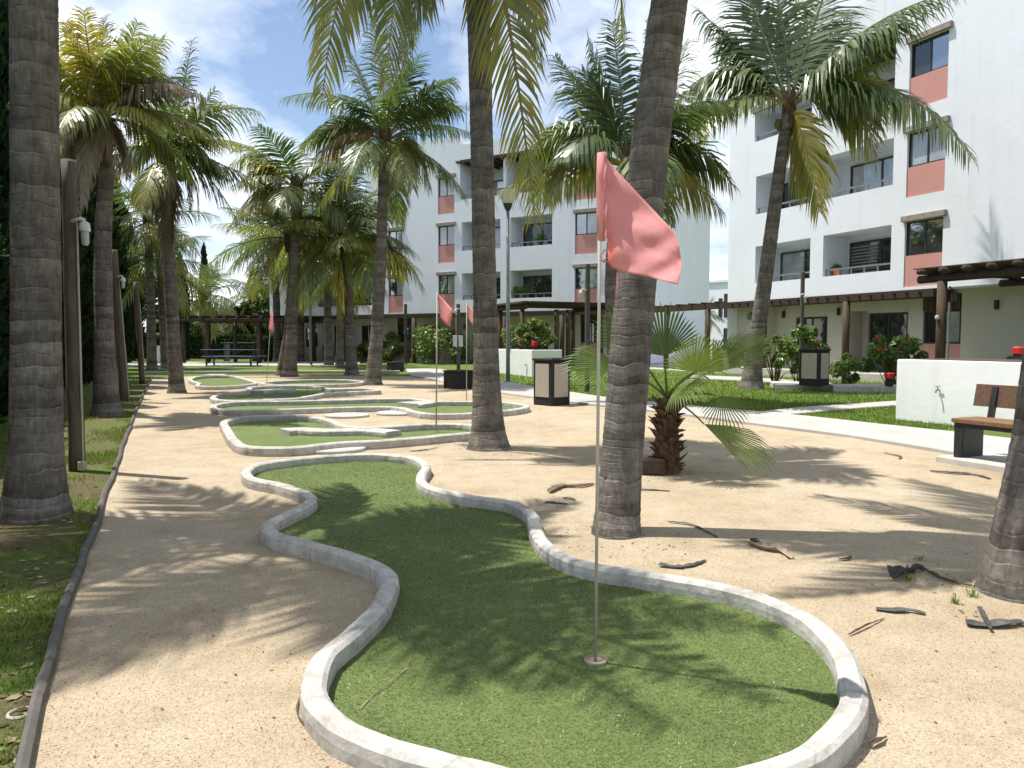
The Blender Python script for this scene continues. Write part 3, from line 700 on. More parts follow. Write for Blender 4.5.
palm('dark grey palm trunk in the middle, right of the divided green', [(489, 451), (487, 400), (485, 300), (482, 150), (478, 0), (476, -40)], 10.5, [36, 29, 23.5, 22.5, 23, 22], (474, -95), nrand=9, L=2.7, lw=.85, seed=41, npair=64, elev=(80, 25), ring=.095, res=.025, dY=.3,
     fronds=[(345, -150, 322, 100, -.6, .42, 1.2), (400, -140, 386, 85, -.9, .34, 1.2), (500, -90, 536, 228, -1.0, .46, -1.3), (360, -130, 312, 60, .9, .16, 1.0), (440, -120, 402, 60, .6, .3, 1.2), (520, -120, 538, 60, .4, .2, -1.2)])
palm('leaning grey palm trunk right behind the near pink flag', [(616, 541), (621, 470), (632, 330), (650, 150), (668, 10), (672, -30)], 5.85, [47, 42, 41, 38, 36, 35], (684, -300), nrand=11, L=2.8, lw=.62, seed=45, npair=60, elev=(70, 2), ring=.07, res=.015, flare=1.1, dY=.6, fronds=[(612, -300, 622, 40, 1.5, .25, 1.2)])
palm('leaning palm in the right lawn with long fronds over the white facade', [(751, 391), (755, 350), (765, 280), (777, 190), (785, 130)], 23.4, [22, 16, 14.5, 12.5, 11], (789, 108), nrand=0, L=4.4, lw=1.35, seed=51, npair=64, nuts=3,
     fronds=[(885, 40, 972, 158, -4.2, .2), (868, 55, 876, 172, -2.2, .42, 1.25), (802, 118, 819, 212, -1.0, .48, 1.35), (735, 40, 680, 95, .4, .25), (722, 70, 680, 155, -.8, .34, .3), (765, 40, 735, -40, 1.5, .04, .5), (830, 45, 905, 22, -2.6, .12), (812, 20, 850, -70, 1.6, .08, -.4), (850, 20, 950, -8, -3.5, .14), (755, 60, 698, 10, 1.8, .1), (845, 75, 895, 105, -2.8, .16), (745, 70, 722, 30, 1.2, .12), (820, 60, 850, 15, 1.6, .06, -.6), (790, 40, 765, -60, 2.0, .06, .3)])
palm('palm behind the pink flag with a dark bushy crown before the left building', [(617, 403), (614, 340), (612, 280), (616, 215), (621, 190)], 18.5, [19, 15, 14, 13, 12], (628, 168), nrand=9, L=2.9, lw=.95, seed=57, npair=56, elev=(85, 10), nuts=2,
     agef=lambda f, i: .05+.2*f,
     fronds=[(600, 90, 588, 36, .4, .08), (622, 90, 612, 22, .6, .06), (640, 90, 648, 18, .3, .08), (560, 85, 516, 182, -.3, .24), (565, 130, 548, 205, -.7, .42), (585, 145, 500, 190, .1, .4), (690, 75, 735, 112, .4, .2), (690, 120, 732, 185, -.3, .3), (680, 155, 722, 212, -.5, .45), (585, 100, 555, 55, .6, .1), (665, 100, 690, 40, .5, .1)])
palm('palm trunk cut by the right edge, beside the bench', [(1016, 603), (1034, 482), (1042, 420), (1058, 300), (1090, 100), (1110, -60)], 4.45, [66, 54, 47, 45, 42, 40], (1130, -260), nrand=12, L=2.5, lw=.6, seed=61, npair=50, elev=(70, -15), ring=.09, res=.02, flare=1.15, dY=.4)
# farther palms
FARP = [('palm with dark crown between the far pergola and the bushy palm, left of a pair', [(329, 366), (328, 320), (327, 285)], 45, [9, 7.5, 7], (326, 262), 71, 3.6),
        ('palm with dark crown on the far lawn, right of a pair behind the bushy palm', [(340, 368), (340, 320), (342, 285)], 41, [9, 7, 7], (343, 268), 72, 3.3),
        ('slim palm in front of the left end of the far white building', [(301, 363), (301, 320), (300, 280)], 52, [7, 6, 6], (300, 255), 73, 4.2),
        ('palm at the left, first of two trunks before the evergreen row', [(152, 370.5), (151, 320), (150, 280), (149, 250)], 38, [10, 8.5, 8, 8], (148, 222), 74, 3.2),
        ('palm with brown fibre at the left, second of two trunks before the evergreen row', [(166, 369), (164, 320), (162, 290)], 40, [9.5, 9, 8.5], (161, 262), 75, 3.3),
        ('palm with arching pale green fronds behind the timber shelter', [(206, 356), (206, 330), (206, 310)], 62, [7, 6, 6], (204, 298), 76, 4.3),
        ('dark green palm behind the twin trunk palm', [(277, 362), (277, 320), (275, 270)], 53, [8, 7, 7], (273, 240), 77, 4.5),
        ('small palm behind the hedge right of the timber shelter', [(258, 356), (258, 330), (258, 312)], 66, [6, 5, 5], (257, 296), 78, 3.4),
        ('small distant palm in the gap between the two white buildings', [(707, 356), (706, 335), (706, 326)], 62, [5, 4, 4], (706, 316), 79, 1.9)]
for lab, tp, Yf, wp, cr, sd, L_ in FARP:
    palm(lab, tp, Yf, wp, cr, nrand=17, L=L_, lw=L_*.3, seed=sd, npair=28, elev=(82, -40), ring=.14, res=.14, ndry=2 if sd in (71, 75) else 0)
# ------------------------------------------------------------------ buildings
def wall_open(b, fr, s0, s1, z0, z1, ops, o=0., m=0):
    """front wall with openings (sa, sb, za, zb, depth, back): jambs, head and sill; back adds the rear wall of a recess"""
    S = sorted({s0, s1, *[q[0] for q in ops], *[q[1] for q in ops]}); Z = sorted({z0, z1, *[q[2] for q in ops], *[q[3] for q in ops]})
    S = [s for s in S if s0 <= s <= s1]; Z = [z for z in Z if z0 <= z <= z1]; P = fr.P
    for i in range(len(S)-1):
        for j in range(len(Z)-1):
            sm, zm = (S[i]+S[i+1])/2, (Z[j]+Z[j+1])/2
            if any(q[0] < sm < q[1] and q[2] < zm < q[3] for q in ops): continue
            b.quad(P(S[i], o, Z[j]), P(S[i], o, Z[j+1]), P(S[i+1], o, Z[j+1]), P(S[i+1], o, Z[j]), m)
    for sa, sb, za, zb, dp, back in ops:
        q = o-dp
        b.quad(P(sa, o, za), P(sa, q, za), P(sa, q, zb), P(sa, o, zb), m); b.quad(P(sb, o, za), P(sb, o, zb), P(sb, q, zb), P(sb, q, za), m)
        b.quad(P(sa, o, zb), P(sa, q, zb), P(sb, q, zb), P(sb, o, zb), m); b.quad(P(sa, o, za), P(sb, o, za), P(sb, q, za), P(sa, q, za), m)
        if back: b.quad(P(sa, q, za), P(sb, q, za), P(sb, q, zb), P(sa, q, zb), m)
def window(fr, t, sa, sb, za, zb, o, gl='glass', name='window', split=1, fw=.05):
    b = MB(); d0, d1 = o-.06, o
    b.fbox(fr, sa, sb, d0, d1, zb-fw, zb); b.fbox(fr, sa, sb, d0, d1, za, za+fw)
    b.fbox(fr, sa, sa+fw, d0, d1, za+fw, zb-fw); b.fbox(fr, sb-fw, sb, d0, d1, za+fw, zb-fw)
    for k in range(split):
        c = sa+(sb-sa)*(k+1)/(split+1); b.fbox(fr, c-fw*.6, c+fw*.6, d0-.005, d1-.012, za+fw, zb-fw)
    w_ = b.build(name, M['black'], t)
    ns = split+1
    for k in range(ns):
        b = MB(); x0 = sa+fw+(sb-sa-2*fw)*k/ns; x1 = sa+fw+(sb-sa-2*fw)*(k+1)/ns
        z_ = o-.035-.012*(k % 2)
        b.fbox(fr, x0, x1, z_-.008, z_, za+fw, zb-fw)
        g = gl[k % len(gl)] if isinstance(gl, (list, tuple)) else gl
        b.build('pane', M[g], w_)
    return w_
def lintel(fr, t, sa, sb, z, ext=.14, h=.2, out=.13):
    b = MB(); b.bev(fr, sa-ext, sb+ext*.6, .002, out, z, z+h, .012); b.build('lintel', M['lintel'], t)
def pinkpanel(fr, t, sa, sb, za, zb, o=-.03):
    b = MB(); b.fbox(fr, sa, sb, o-.05, o, za, zb); b.build('spandrel_panel', M['pink'], t)
def rail(fr, t, sa, sb, z, o=-.12, lit=False):
    b = MB()
    b.fbox(fr, sa+.02, sb-.02, o-.05, o, z+.22, z+.28)
    n = max(2, int((sb-sa)/.55))
    for k in range(n+1):
        c = sa+.06+(sb-sa-.12)*k/n; b.fbox(fr, c-.02, c+.02, o-.045, o-.005, z, z+.22)
    b.build('balcony_rail', M['grey_metal'], t)
def walllamp(fr, t, s, z, o):
    b = MB(); b.bev(fr, s-.06, s+.06, o, o+.11, z-.14, z+.14, .015); b.fbox(fr, s-.045, s+.045, o+.01, o+.10, z-.155, z-.14); b.build('wall_lamp', M['black'], t)
def column_windows(fr, t, sa, sb, rows, gl):
    for za, zb, zp, g in rows:
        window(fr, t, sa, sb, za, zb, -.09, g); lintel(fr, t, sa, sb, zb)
        if zp is not None: pinkpanel(fr, t, sa+.004, sb-.004, zp, za-.004, -.03)
def balcony_fill(fr, t, sa, sb, za, zb, dp, door, gl, r=True):
    window(fr, t, door[0], door[1], za, door[2], -dp+.07, gl, 'sliding_door', 1, .07)
    if r: rail(fr, t, sa, sb, za)
# ---- right building
fr = RF
t = thing('apartment_building', 'white apartment block with a plain blank wall, nearest building on the right', 'building', fr.P(4, 0, 0), 'white apartment blocks')
TOP = 13.6
rows = [(4.36, 5.5, 3.3), (7.33, 8.47, 6.32), (10.29, 11.42, 9.25)]
ops = [(-.53, .9, zp, zb, .1, False) for za, zb, zp in rows]
bal = [(1.44, 4.52, 3.93, 5.5), (5.18, 8.32, 3.93, 5.5), (1.44, 4.9, 6.87, 8.47), (5.22, 8.36, 6.87, 8.47)]
ops += [(*q, 1.25, True) for q in bal]
ops += [(1.47, 4.9, 9.85, 12.25, 2.2, True), (5.25, 8.5, 9.95, 11.15, 1.25, True)]
b = MB(); wall_open(b, fr, -16, 10.1, 3.2, TOP, ops)
P = fr.P
b.quad(P(10.1, 0, 0.), P(10.1, 0, TOP), P(10.1, -13, TOP), P(10.1, -13, 0)); b.quad(P(-16, 0, 3.2), P(-16, -13, 3.2), P(-16, -13, TOP), P(-16, 0, TOP))
b.quad(P(-16, -13, 0), P(10.1, -13, 0), P(10.1, -13, TOP), P(-16, -13, TOP)); b.quad(P(-16, 0, TOP), P(-16, -13, TOP), P(10.1, -13, TOP), P(10.1, 0, TOP))
b.quad(P(-16, 0, 3.2), P(10.1, 0, 3.2), P(10.1, -2.6, 3.2), P(-16, -2.6, 3.2))
b.build('upper_wall', M['white'], t)
b = MB()
gops = [(1.5, 3.25, .32, 2.5, .12, False), (3.25, 4.3, .32, 2.62, .9, True), (5.2, 6.95, .32, 2.45, .12, False), (-.53, .9, .35, 3.05, .1, False)]
wall_open(b, fr, -16, 8.2, .0, 3.2, gops, -1.0)
wall_open(b, fr, 8.2, 10.098, 0, 3.2, [], -.55)
b.quad(P(8.2, -.55, 0), P(8.2, -1.0, 0), P(8.2, -1.0, 3.2), P(8.2, -.55, 3.2))
b.build('ground_floor_wall', M['beige_shade'], t)
b = MB(); b.fbox(fr, -.6, 10.2, -1.0, .35, 0, .3); b.build('terrace_step', M['slab'], t)
column_windows(fr, t, -.53, .9, [(*rows[0][:2], rows[0][2], 'glass'), (*rows[1][:2], rows[1][2], ['glass_curtain', 'glass_curtain']), (*rows[2][:2], rows[2][2], ['glass', 'glass_dark'])], None)
# louvred door of the first balcony and its neighbours
balcony_fill(fr, t, *bal[0], 1.25, (1.5, 4.35, 5.25), ['glass_dark', 'glass_dark'])
b = MB()
for k in range(9): b.fbox(fr, 3.0, 4.25, -1.17, -1.14, 4.05+k*.12, 4.11+k*.12)
b.build('louvre_blind', M['grey_metal'], t)
balcony_fill(fr, t, *bal[1], 1.25, (5.25, 8.1, 5.25), ['glass_dark', 'glass_curtain'])
balcony_fill(fr, t, *bal[2], 1.25, (1.5, 4.4, 8.2), ['glass_curtain', 'glass_curtain'])
balcony_fill(fr, t, *bal[3], 1.25, (5.28, 8.1, 8.2), ['glass_dark', 'glass_dark'])
balcony_fill(fr, t, 1.47, 4.9, 9.85, 12.25, 2.2, (1.5, 4.0, 11.35), ['glass', 'glass'])
balcony_fill(fr, t, 5.25, 8.5, 9.95, 11.15, 1.25, (5.6, 8.4, 11.0), ['glass_curtain', 'glass'])
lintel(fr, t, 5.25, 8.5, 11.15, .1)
b = MB(); b.fbox(fr, 1.49, 4.88, -2.19, .14, 12.1, 12.2)
for k in range(7): b.fbox(fr, 1.62+k*.5, 1.74+k*.5, -2.18, .22, 11.97, 12.09)
b.build('terrace_roof', M['timber_lit'], t)
window(fr, t, 1.55, 3.2, .32, 2.48, -1.06, ['glass_dark', 'glass_dark'], 'sliding_door', 1, .06)
window(fr, t, 5.25, 6.9, .32, 2.43, -1.06, ['glass_dark', 'glass_dark'], 'sliding_door', 1, .06)
window(fr, t, -.5, .86, 1.38, 2.5, -1.03, ['glass_curtain', 'glass_dark'])
pinkpanel(fr, t, -.52, .89, .36, 1.37, -1.02)
b = MB(); b.fbox(fr, -.52, .89, -1.06, -1.01, 2.51, 3.04)
for k in range(6): b.fbox(fr, -.48+k*.235, -.27+k*.235, -1.01, -.985, 2.52, 3.03)
b.build('timber_panel', M['timber_lit'], t)
for s_, z_ in ((-1.75, 2.62), (-2.75, 2.62), (4.6, 2.62), (7.6, 2.6)): walllamp(fr, t, s_, z_, -1.0)
b = MB()
c = P(9.2, -.55, 2.55)
ring = [c+fr.u*(.14*cos(2*pi*k/20))+Vector((0, 0, .17*sin(2*pi*k/20))) for k in range(20)]
b.add(ring+[p+fr.n*.09 for p in ring], [tuple(range(19, -1, -1)), tuple(range(20, 40))]+[(k, (k+1) % 20, 20+(k+1) % 20, 20+k) for k in range(20)]); b.build('round_lamp', M['grey_metal'], t)
# canopy along the facade, running on to the left past the block, on posts
b = MB(); b.fbox(fr, -.3, 22, -.12, .06, 2.93, 3.19)
b.fbox(fr, -.3, 10.05, -.98, -.85, 2.95, 3.15)
for k in range(20): b.tube([P(.2+k*.5, -1.0, 3.12), P(.2+k*.5, .16, 3.1)], .045, 7)
for k in range(11): b.tube([P(10.7+k*1.0, -.7, 3.23), P(10.7+k*1.0, .25, 3.23)], .045, 7)
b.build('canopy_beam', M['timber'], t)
for s_ in (3.35, 7.75, 11.55, 14.9, 18.5): 
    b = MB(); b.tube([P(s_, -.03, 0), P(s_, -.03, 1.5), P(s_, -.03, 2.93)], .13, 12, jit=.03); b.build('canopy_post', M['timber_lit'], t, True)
# ---- left building
fr = LF; P = fr.P
t = thing('apartment_building', 'white four storey apartment block with salmon window panels, behind the palms in the middle', 'building', fr.P(0, 0, 0), 'white apartment blocks')
bal = [(-4.12, -1.3, 3.97, 5.6), (-7.62, -4.8, 3.97, 5.6), (-4.12, -1.3, 6.98, 8.72), (-7.62, -4.8, 6.98, 8.72)]
balL = [(5.82, 11.0, 3.82, 5.3), (5.82, 11.0, 6.9, 8.4)]
rows = [(4.38, 5.55, 3.26), (7.4, 8.6, 6.31), (10.42, 11.56, 9.33)]
cols = [(-.76, .5), (3.36, 4.58), (-10.45, -9.07)]
ops = [(a, c_, zp, zb, .1, False) for a, c_ in cols for za, zb, zp in rows]
ops += [(*q, 1.4, True) for q in bal+balL]+[(-7.65, -1.2, 10.1, 12.5, 2.2, True)]
b = MB(); wall_open(b, fr, -11.1, 6.5, 3.2, 13.4, ops); wall_open(b, fr, 6.5, 15.9, 3.2, 10.4, [q for q in ops if q[0] >= 5.8])
b2 = MB()
# the end wall, roofs, back
LW = 18.7
b.quad(P(-11.1, 0, 3.2), P(-11.1, 0, 13.4), P(-11.1, -LW, 13.4), P(-11.1, -LW, 3.2)); b.quad(P(-11.1, 0, 13.4), P(6.5, 0, 13.4), P(6.5, -LW, 13.4), P(-11.1, -LW, 13.4))
b.quad(P(6.5, 0, 10.4), P(6.5, -LW, 10.4), P(6.5, -LW, 13.4), P(6.5, 0, 13.4)); b.quad(P(6.5, 0, 10.4), P(15.9, 0, 10.4), P(15.9, -LW, 10.4), P(6.5, -LW, 10.4))
b.quad(P(15.9, 0, 0), P(15.9, -LW, 0), P(15.9, -LW, 10.4), P(15.9, 0, 10.4)); b.quad(P(-11.1, -LW, 0), P(-11.1, -LW, 13.4), P(15.9, -LW, 13.4), P(15.9, -LW, 0))
b.quad(P(-11.1, 0, 3.2), P(15.9, 0, 3.2), P(15.9, -2.6, 3.2), P(-11.1, -2.6, 3.2))
b.fbox(fr, -1.15, 6.49, -3.5, -.004, 13.4, 14.02)              # raised parapet
b.quad(P(-11.1, -.9, 0), P(-11.1, -LW, 0), P(-11.1, -LW, 3.2), P(-11.1, -.9, 3.2))
b.build('upper_wall', M['white'], t)
for s_ in (5.2, 6.35):
    Fs = Frame(fr.P(-11.1, 0, 0), (-fr.n.x, -fr.n.y)); Fs.n = -fr.u
    bb = MB(); bb.fbox(Fs, s_+3.8, s_+4.5, -.02, .012, 8.95, 9.6); bb.build('vent_window', M['black'], t)
b = MB(); gops = [(-6.9, -5.0, .3, 2.5, .12, False), (-3.8, -2.0, .3, 2.5, .12, False), (3.4, 4.6, .3, 3.0, .1, False), (-10.4, -9.0, .3, 3.0, .12, False), (6.0, 7.8, .3, 2.5, .12, False), (8.6, 10.4, .3, 2.5, .12, False), (12, 13.2, 1.0, 2.4, .12, False), (1.0, 1.9, .3, 2.4, .9, True)]
wall_open(b, fr, -11.1, 15.88, 0, 3.2, gops, -.9); b.build('ground_floor_wall', M['beige_shade'], t)
for i, (a, c_) in enumerate(cols):
    column_windows(fr, t, a, c_, [(za, zb, zp, g) for (za, zb, zp), g in zip(rows, (['glass_curtain', 'glass'], ['glass_curtain', 'glass'] if i else ['glass_curtain', 'glass_curtain'], ['glass_curtain', 'glass_curtain']))], None)
for q, g in zip(bal, (['glass_dark', 'glass_dark'], ['glass_dark', 'glass_dark'], ['glass_curtain', 'glass_dark'], ['glass_dark', 'glass_dark'])):
    balcony_fill(fr, t, *q, 1.4, (q[0]+.06, q[1]-.12, q[3]-.25), g)
for q in balL: balcony_fill(fr, t, *q, 1.4, (q[0]+.06, q[1]-.4, q[3]-.25), ['glass', 'glass_dark', 'glass'])
window(fr, t, -7.5, -4.6, 10.1, 11.5, -2.12, ['glass', 'glass_curtain'], 'sliding_door', 1, .07); window(fr, t, -4.2, -2.0, 10.1, 11.5, -2.12, ['glass', 'glass'], 'sliding_door', 1, .07)
b = MB(); b.fbox(fr, -4.5, -4.3, -2.1, -.05, 10.1, 12.5); b.build('terrace_divider', M['white'], t)
b = MB(); b.fbox(fr, -7.7, -1.0, -2.19, .18, 12.3, 12.42)
for k in range(12): b.fbox(fr, -7.6+k*.54, -7.48+k*.54, -2.18, .26, 12.17, 12.29)
b.build('terrace_roof', M['timber_lit'], t)
rail(fr, t, -7.6, -1.25, 10.1)
b = MB(); b.fbox(fr, 6.6, 15.9, -3, .3, 10.41, 10.55); b.build('roof_edge', M['timber_lit'], t)
for a, c_, zt in ((-6.9, -5.0, 2.5), (-3.8, -2.0, 2.5), (6.0, 7.8, 2.5), (8.6, 10.4, 2.5)): window(fr, t, a+.03, c_-.03, .3, zt-.02, -.96, ['glass_dark', 'glass_dark'], 'sliding_door', 1, .07)
window(fr, t, 12.03, 13.17, 1.02, 2.38, -.96, ['glass_dark', 'glass'])
for a, c_ in ((3.4, 4.6), (-10.4, -9.0)):
    window(fr, t, a+.02, c_-.02, 1.35, 2.5, -.95, ['glass', 'glass_dark']); pinkpanel(fr, t, a+.02, c_-.02, .32, 1.34, -.94)
    b = MB(); b.fbox(fr, a+.02, c_-.02, -.98, -.93, 2.52, 2.98); b.build('timber_panel', M['timber_lit'], t)
b = MB(); b.fbox(fr, -11.0, 15.8, -.02, .14, 2.92, 3.16)
for k in range(26): b.tube([P(-10.6+k*1.0, -.88, 3.1), P(-10.6+k*1.0, .1, 3.08)], .05, 6)
b.build('canopy_beam', M['timber'], t)
for s_ in (-8.3, -4.45, -1.0, 2.4, 5.4, 8.4, 11.4, 14.6):
    b = MB(); b.tube([P(s_, .05, 0), P(s_, .05, 1.5), P(s_, .05, 2.92)], .14, 10, jit=.03); b.build('canopy_post', M['timber_lit'], t, True)
for s_, z_ in ((1.3, 2.35), (-.9, 2.35), (2.2, 2.35), (11.2, 2.3), (14, 2.3), (-7.6, 2.4)): walllamp(fr, t, s_, z_, -.9)
b = MB(); b.tube([P(-.3, -2, 14.02), P(-.3, -2, 16.6)], .03, 6); b.build('antenna_mast', M['grey_metal'], t)
for s_, z_, o_ in ((-2.0, 11.5, -2.2), ): walllamp(fr, t, s_, z_, o_)
def pot(label, p, r_, h, m, leafy):
    t = thing('potted_plant', label, 'potted plant', p, 'balcony pots')
    b = MB(); b.lathe(p, [(r_*.7, 0), (r_, h), (r_*1.08, h), (r_*1.08, h*1.08), (r_*.9, h*1.08), (r_*.85, h*.95)], 14); b.build('pot', M[m], t, True)
    b = MB()
    for i in range(160):
        a = random.uniform(0, 2*pi); e = random.uniform(.2, 1.4); d = Vector((cos(a)*cos(e), sin(a)*cos(e), sin(e))); q = p+Vector((0, 0, h))+d*leafy*random.uniform(.3, 1); x = d.orthogonal().normalized()*.05
        b.add([q-d*.07, q+x, q+d*.09, q-x], [(0, 1, 2, 3)], 0, random.random())
    b.build('foliage', M['leaf'], t)
random.seed(29)
M['orange'] = simple('orange_pot', (.55, .14, .04), .6, .15)
pot('small plant in an orange pot on the left end of the louvred balcony', RF.P(4.25, -.45, 3.932), .16, .22, 'orange', .22)
pot('leafy plant on the second floor balcony of the middle block', LF.P(-5.6, -.5, 3.972), .16, .25, 'terracotta', .62)
pot('leafy plant on the third floor balcony of the middle block', LF.P(-6.6, -.5, 6.982), .16, .25, 'terracotta', .5)
pot('leafy plant on the left part of the second floor balcony of the middle block', LF.P(-5.1, -.4, 3.972), .14, .25, 'terracotta', .45)
t = thing('outdoor_sofa', 'grey outdoor sofa against the shaded wall behind the right planter', 'sofa', RF.P(-3.0, 0, 0)); b = MB()
b.bev(RF, -4.0, -2.2, -.85, -.05, .12, .46, .04); b.build('seat', M['greycloth'], t)
b = MB(); b.bev(RF, -4.0, -2.2, -.98, -.80, .12, 1.0, .04); b.build('backrest', M['greycloth'], t)
for s_ in (-3.9, -2.4):
    b = MB(); b.fbox(RF, s_, s_+.1, -.8, -.1, 0, .119); b.build('leg', M['black'], t)
# ---- far buildings
def far_house(label, px0, px1, Y, ztop, m, wins, rails=None, depth=9, depthY=0):
    a = D(px0, 340, Y); c = D(px1, 340, Y+depthY); L = (c-a).length
    f = Frame((c.x, c.y), (a.x-c.x, a.y-c.y))
    t = thing('far_house', label, 'house', f.P(L/2, 0, 0), 'houses beyond the garden')
    b = MB(); b.fbox(f, 0, L, -depth, 0, 0, ztop); b.build('wall', m, t)
    b = MB(); b.fbox(f, -.15, L+.15, -depth-.1, .15, ztop+.002, ztop+.22); b.build('roof_edge', M['white'], t)
    for sa, sb, za, zb in wins: window(f, t, L*sa, L*sb, za, zb, .05, 'glass_dark')
    if rails:
        b = MB(); z = ztop+.22
        b.fbox(f, 0, L, -.1, -.05, z+.95, z+1.0)
        for k in range(14): b.fbox(f, L*k/13.2, L*k/13.2+.06, -.1, -.05, z, z+.95)
        b.build('roof_rail', M['grey_metal'], t)
far_house('white house in the gap between the two apartment blocks', 700, 745, 74, 6.9, M['white'], [(.36, .46, 3.6, 5.8), (.5, .58, 3.6, 5.4), (.36, .46, .4, 2.6), (.18, .26, .4, 2.4)], depthY=-4)
far_house('pale house with a roof rail far behind the timber shelter', 150, 212, 85, 5.0, M['offwall'], [(.2, .35, 1, 2.2), (.6, .8, 1, 2.2), (.25, .4, 3.2, 4.4)], True)
far_house('cream house with a salmon strip far behind the timber shelter', 214, 300, 78, 3.5, M['offwall'], [(.7, .85, .9, 2.2)])
far_house('narrow salmon house end between the far cream house and the hedge', 230, 250, 76, 4.4, M['farpink'], [(.3, .7, 2.6, 3.5)], depth=1.2)
# ------------------------------------------------------------------ pergolas
def pergola(label, fr, s0, s1, o0, o1, z, posts, cat='pergola', nr=9, log=.075):
    t = thing('timber_pergola', label, cat, fr.P((s0+s1)/2, (o0+o1)/2, 0), 'timber pergolas'); P = fr.P
    b = MB()
    for o in (o0+.25, o1-.25): b.tube([P(s0-.1, o, z-.2), P((s0+s1)/2, o, z-.19), P(s1+.12, o, z-.2)], .105, 12)
    b.build('main_beam', M['timber'], t, True)
    for k in range(nr):
        s_ = s0+.15+(s1-s0-.3)*k/(nr-1); b = MB(); b.tube([P(s_, o0-.12, z-.03), P(s_, (o0+o1)/2, z-.02), P(s_, o1+.12, z-.03)], log*random.uniform(.9, 1.1), 9); b.build('rafter', M['timber'], t, True)
    b = MB(); n = int((o1-o0)/.16)
    for k in range(n): b.fbox(fr, s0-.15, s1+.15, o0+.16*k, o0+.16*k+.13, z+.06, z+.085+.006*(k % 2))
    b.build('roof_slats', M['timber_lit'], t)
    for s_, o in posts:
        b = MB(); b.tube([P(s_, o, 0), P(s_, o, z*.5), P(s_, o, z-.28)], .12, 12, jit=.02); b.build('post', M['timber_lit'], t, True)
    return t
random.seed(17)
t = pergola('dark timber pergola with a log post behind the right white planter', RF, -14, -3.75, 1.4, 5.1, 3.28, [(-4.3, 4.85), (-9, 4.85), (-13.6, 4.85), (-9, 1.65), (-13.6, 1.65)], nr=17)
b = MB(); b.bev(RF, -4.73, -4.59, 4.79, 4.92, 2.46, 2.70, .02); b.tube([RF.P(-4.65, 4.85, 2.72), RF.P(-4.5, 4.85, 2.85)], .02, 6); b.build('spot_lamp', M['black'], t)
b = MB(); b.lathe(RF.P(-4.3, 5.0, 2.02), [(.0, 0), (.05, .01), (.06, .06), (.04, .11), (0, .12)], 12); b.build('jar_lamp', M['jar'], t)
b = MB(); b.tube([RF.P(-4.55, 4.9, 0), RF.P(-4.55, 4.9, 2.45)], .03, 8); b.build('conduit', M['grey_metal'], t)
o_ = D(562, 340, 38.4)
PF = Frame((o_.x, o_.y), RF.u)
pergola('timber pergola with thick log posts beside the left white planter', PF, -.3, 3.2, -2.6, 2.4, 3.3, [(0, .3), (0, -.35), (.2, 2.1), (3, 2.1), (3, -2.2), (0.1, -2.3)], nr=6)
o_ = D(245, 340, 48); SF = Frame((o_.x, o_.y), (-1, .08))
pergola('low dark timber shelter over the blue picnic table at the far end', SF, -3.6, 4.6, -4.2, 0, 2.95, [(2.6, -.3), (1.5, -1.9), (-.75, -.3), (-2.9, -.4), (4.2, -.4), (4.2, -3.8), (-2.9, -3.8), (.6, -3.8)], cat='shelter', nr=11)
# ------------------------------------------------------------------ lamps and posts
random.seed(23)
def box_lantern(t, c, dx):
    b = MB(); b.tube([c+Vector((-dx*.9, 0, .14)), c+Vector((-dx*.3, 0, .17)), c+Vector((0, 0, .15))], .022, 8); b.lathe(c+Vector((0, 0, .05)), [(.02, .09), (.05, .07), (.06, .0), (.055, -.02)], 14); b.build('lamp_bracket', M['white_metal'], t, True)
    b = MB(); b.lathe(c, [(.033, .04), (.042, .0), (.04, -.10), (.026, -.125), (0, -.13)], 14); b.build('lamp_jar', M['jar'], t, True)
def log_post(label, base_px, top_px, rpx, lantern=None, outlet=False):
    g = G(*base_px); tp = D(*top_px, g.y); r = rpx*g.y/F
    t = thing('log_lamp_post', label, 'lamp post', g, 'log posts with jar lamps')
    b = MB(); n = 12
    b.tube([g.lerp(tp, i/n)+Vector((random.uniform(-.012, .012), 0, 0)) for i in range(n+1)], [r*(1.06-.14*i/n) for i in range(n+1)], 16, jit=.025); b.build('post', M['log'], t, True)
    b = MB(); b.tube([g+Vector((r*1.1, -r*.25, 0)), g.lerp(tp, .8)+Vector((r*1.02, -r*.25, 0))], .012, 6); b.build('conduit', M['pvc'], t)
    if lantern: box_lantern(t, D(*lantern, g.y-.05), .16)
    if outlet: b = MB(); f = Frame((g.x+r*1.5, g.y-.1), (1, 0)); b.bev(f, -.04, .04, -.03, .03, .02, .13, .01); b.build('outlet_box', M['pvc'], t)
log_post('thick weathered log post with a white jar lamp, between the two nearest left palms', (76.5, 471), (69, 160), 7.2, (85, 234), True)
log_post('log lamp post with jar lamp just behind the yellow fronded palm', (125, 402), (112.5, 250), 4.6, (123, 283))
log_post('thin plain log lamp post, farthest along the evergreen row', (142.5, 384), (136, 282), 2.8)
def square_post(label, base_px, top_px, hw, lamp_px, group='square lamp posts'):
    g = G(*base_px); tp = D(*top_px, g.y)
    t = thing('square_lamp_post', label, 'lamp post', g, group); f = Frame((g.x, g.y), (1, .2))
    b = MB(); b.bev(f, -hw, hw, -hw, hw, 0, tp.z, .01); b.build('post', M['post'], t)
    if lamp_px: c = D(*lamp_px, g.y-.1); box_lantern(t, c, .18 if c.x > g.x else -.18)
square_post('dark square post with a small lamp, in the lawn beside the litter bin', (587, 392), (587, 264), .06, (581, 295))
square_post('dark square lamp post on the lawn left of the right litter bin', (800.5, 383.5), (801, 272), .055, (805, 299))
square_post('dark square lamp post rising behind the black planter box', (458.5, 375), (458.5, 304), .075, (456, 312.5))
t = bpy.data.objects['square_lamp_post.002']
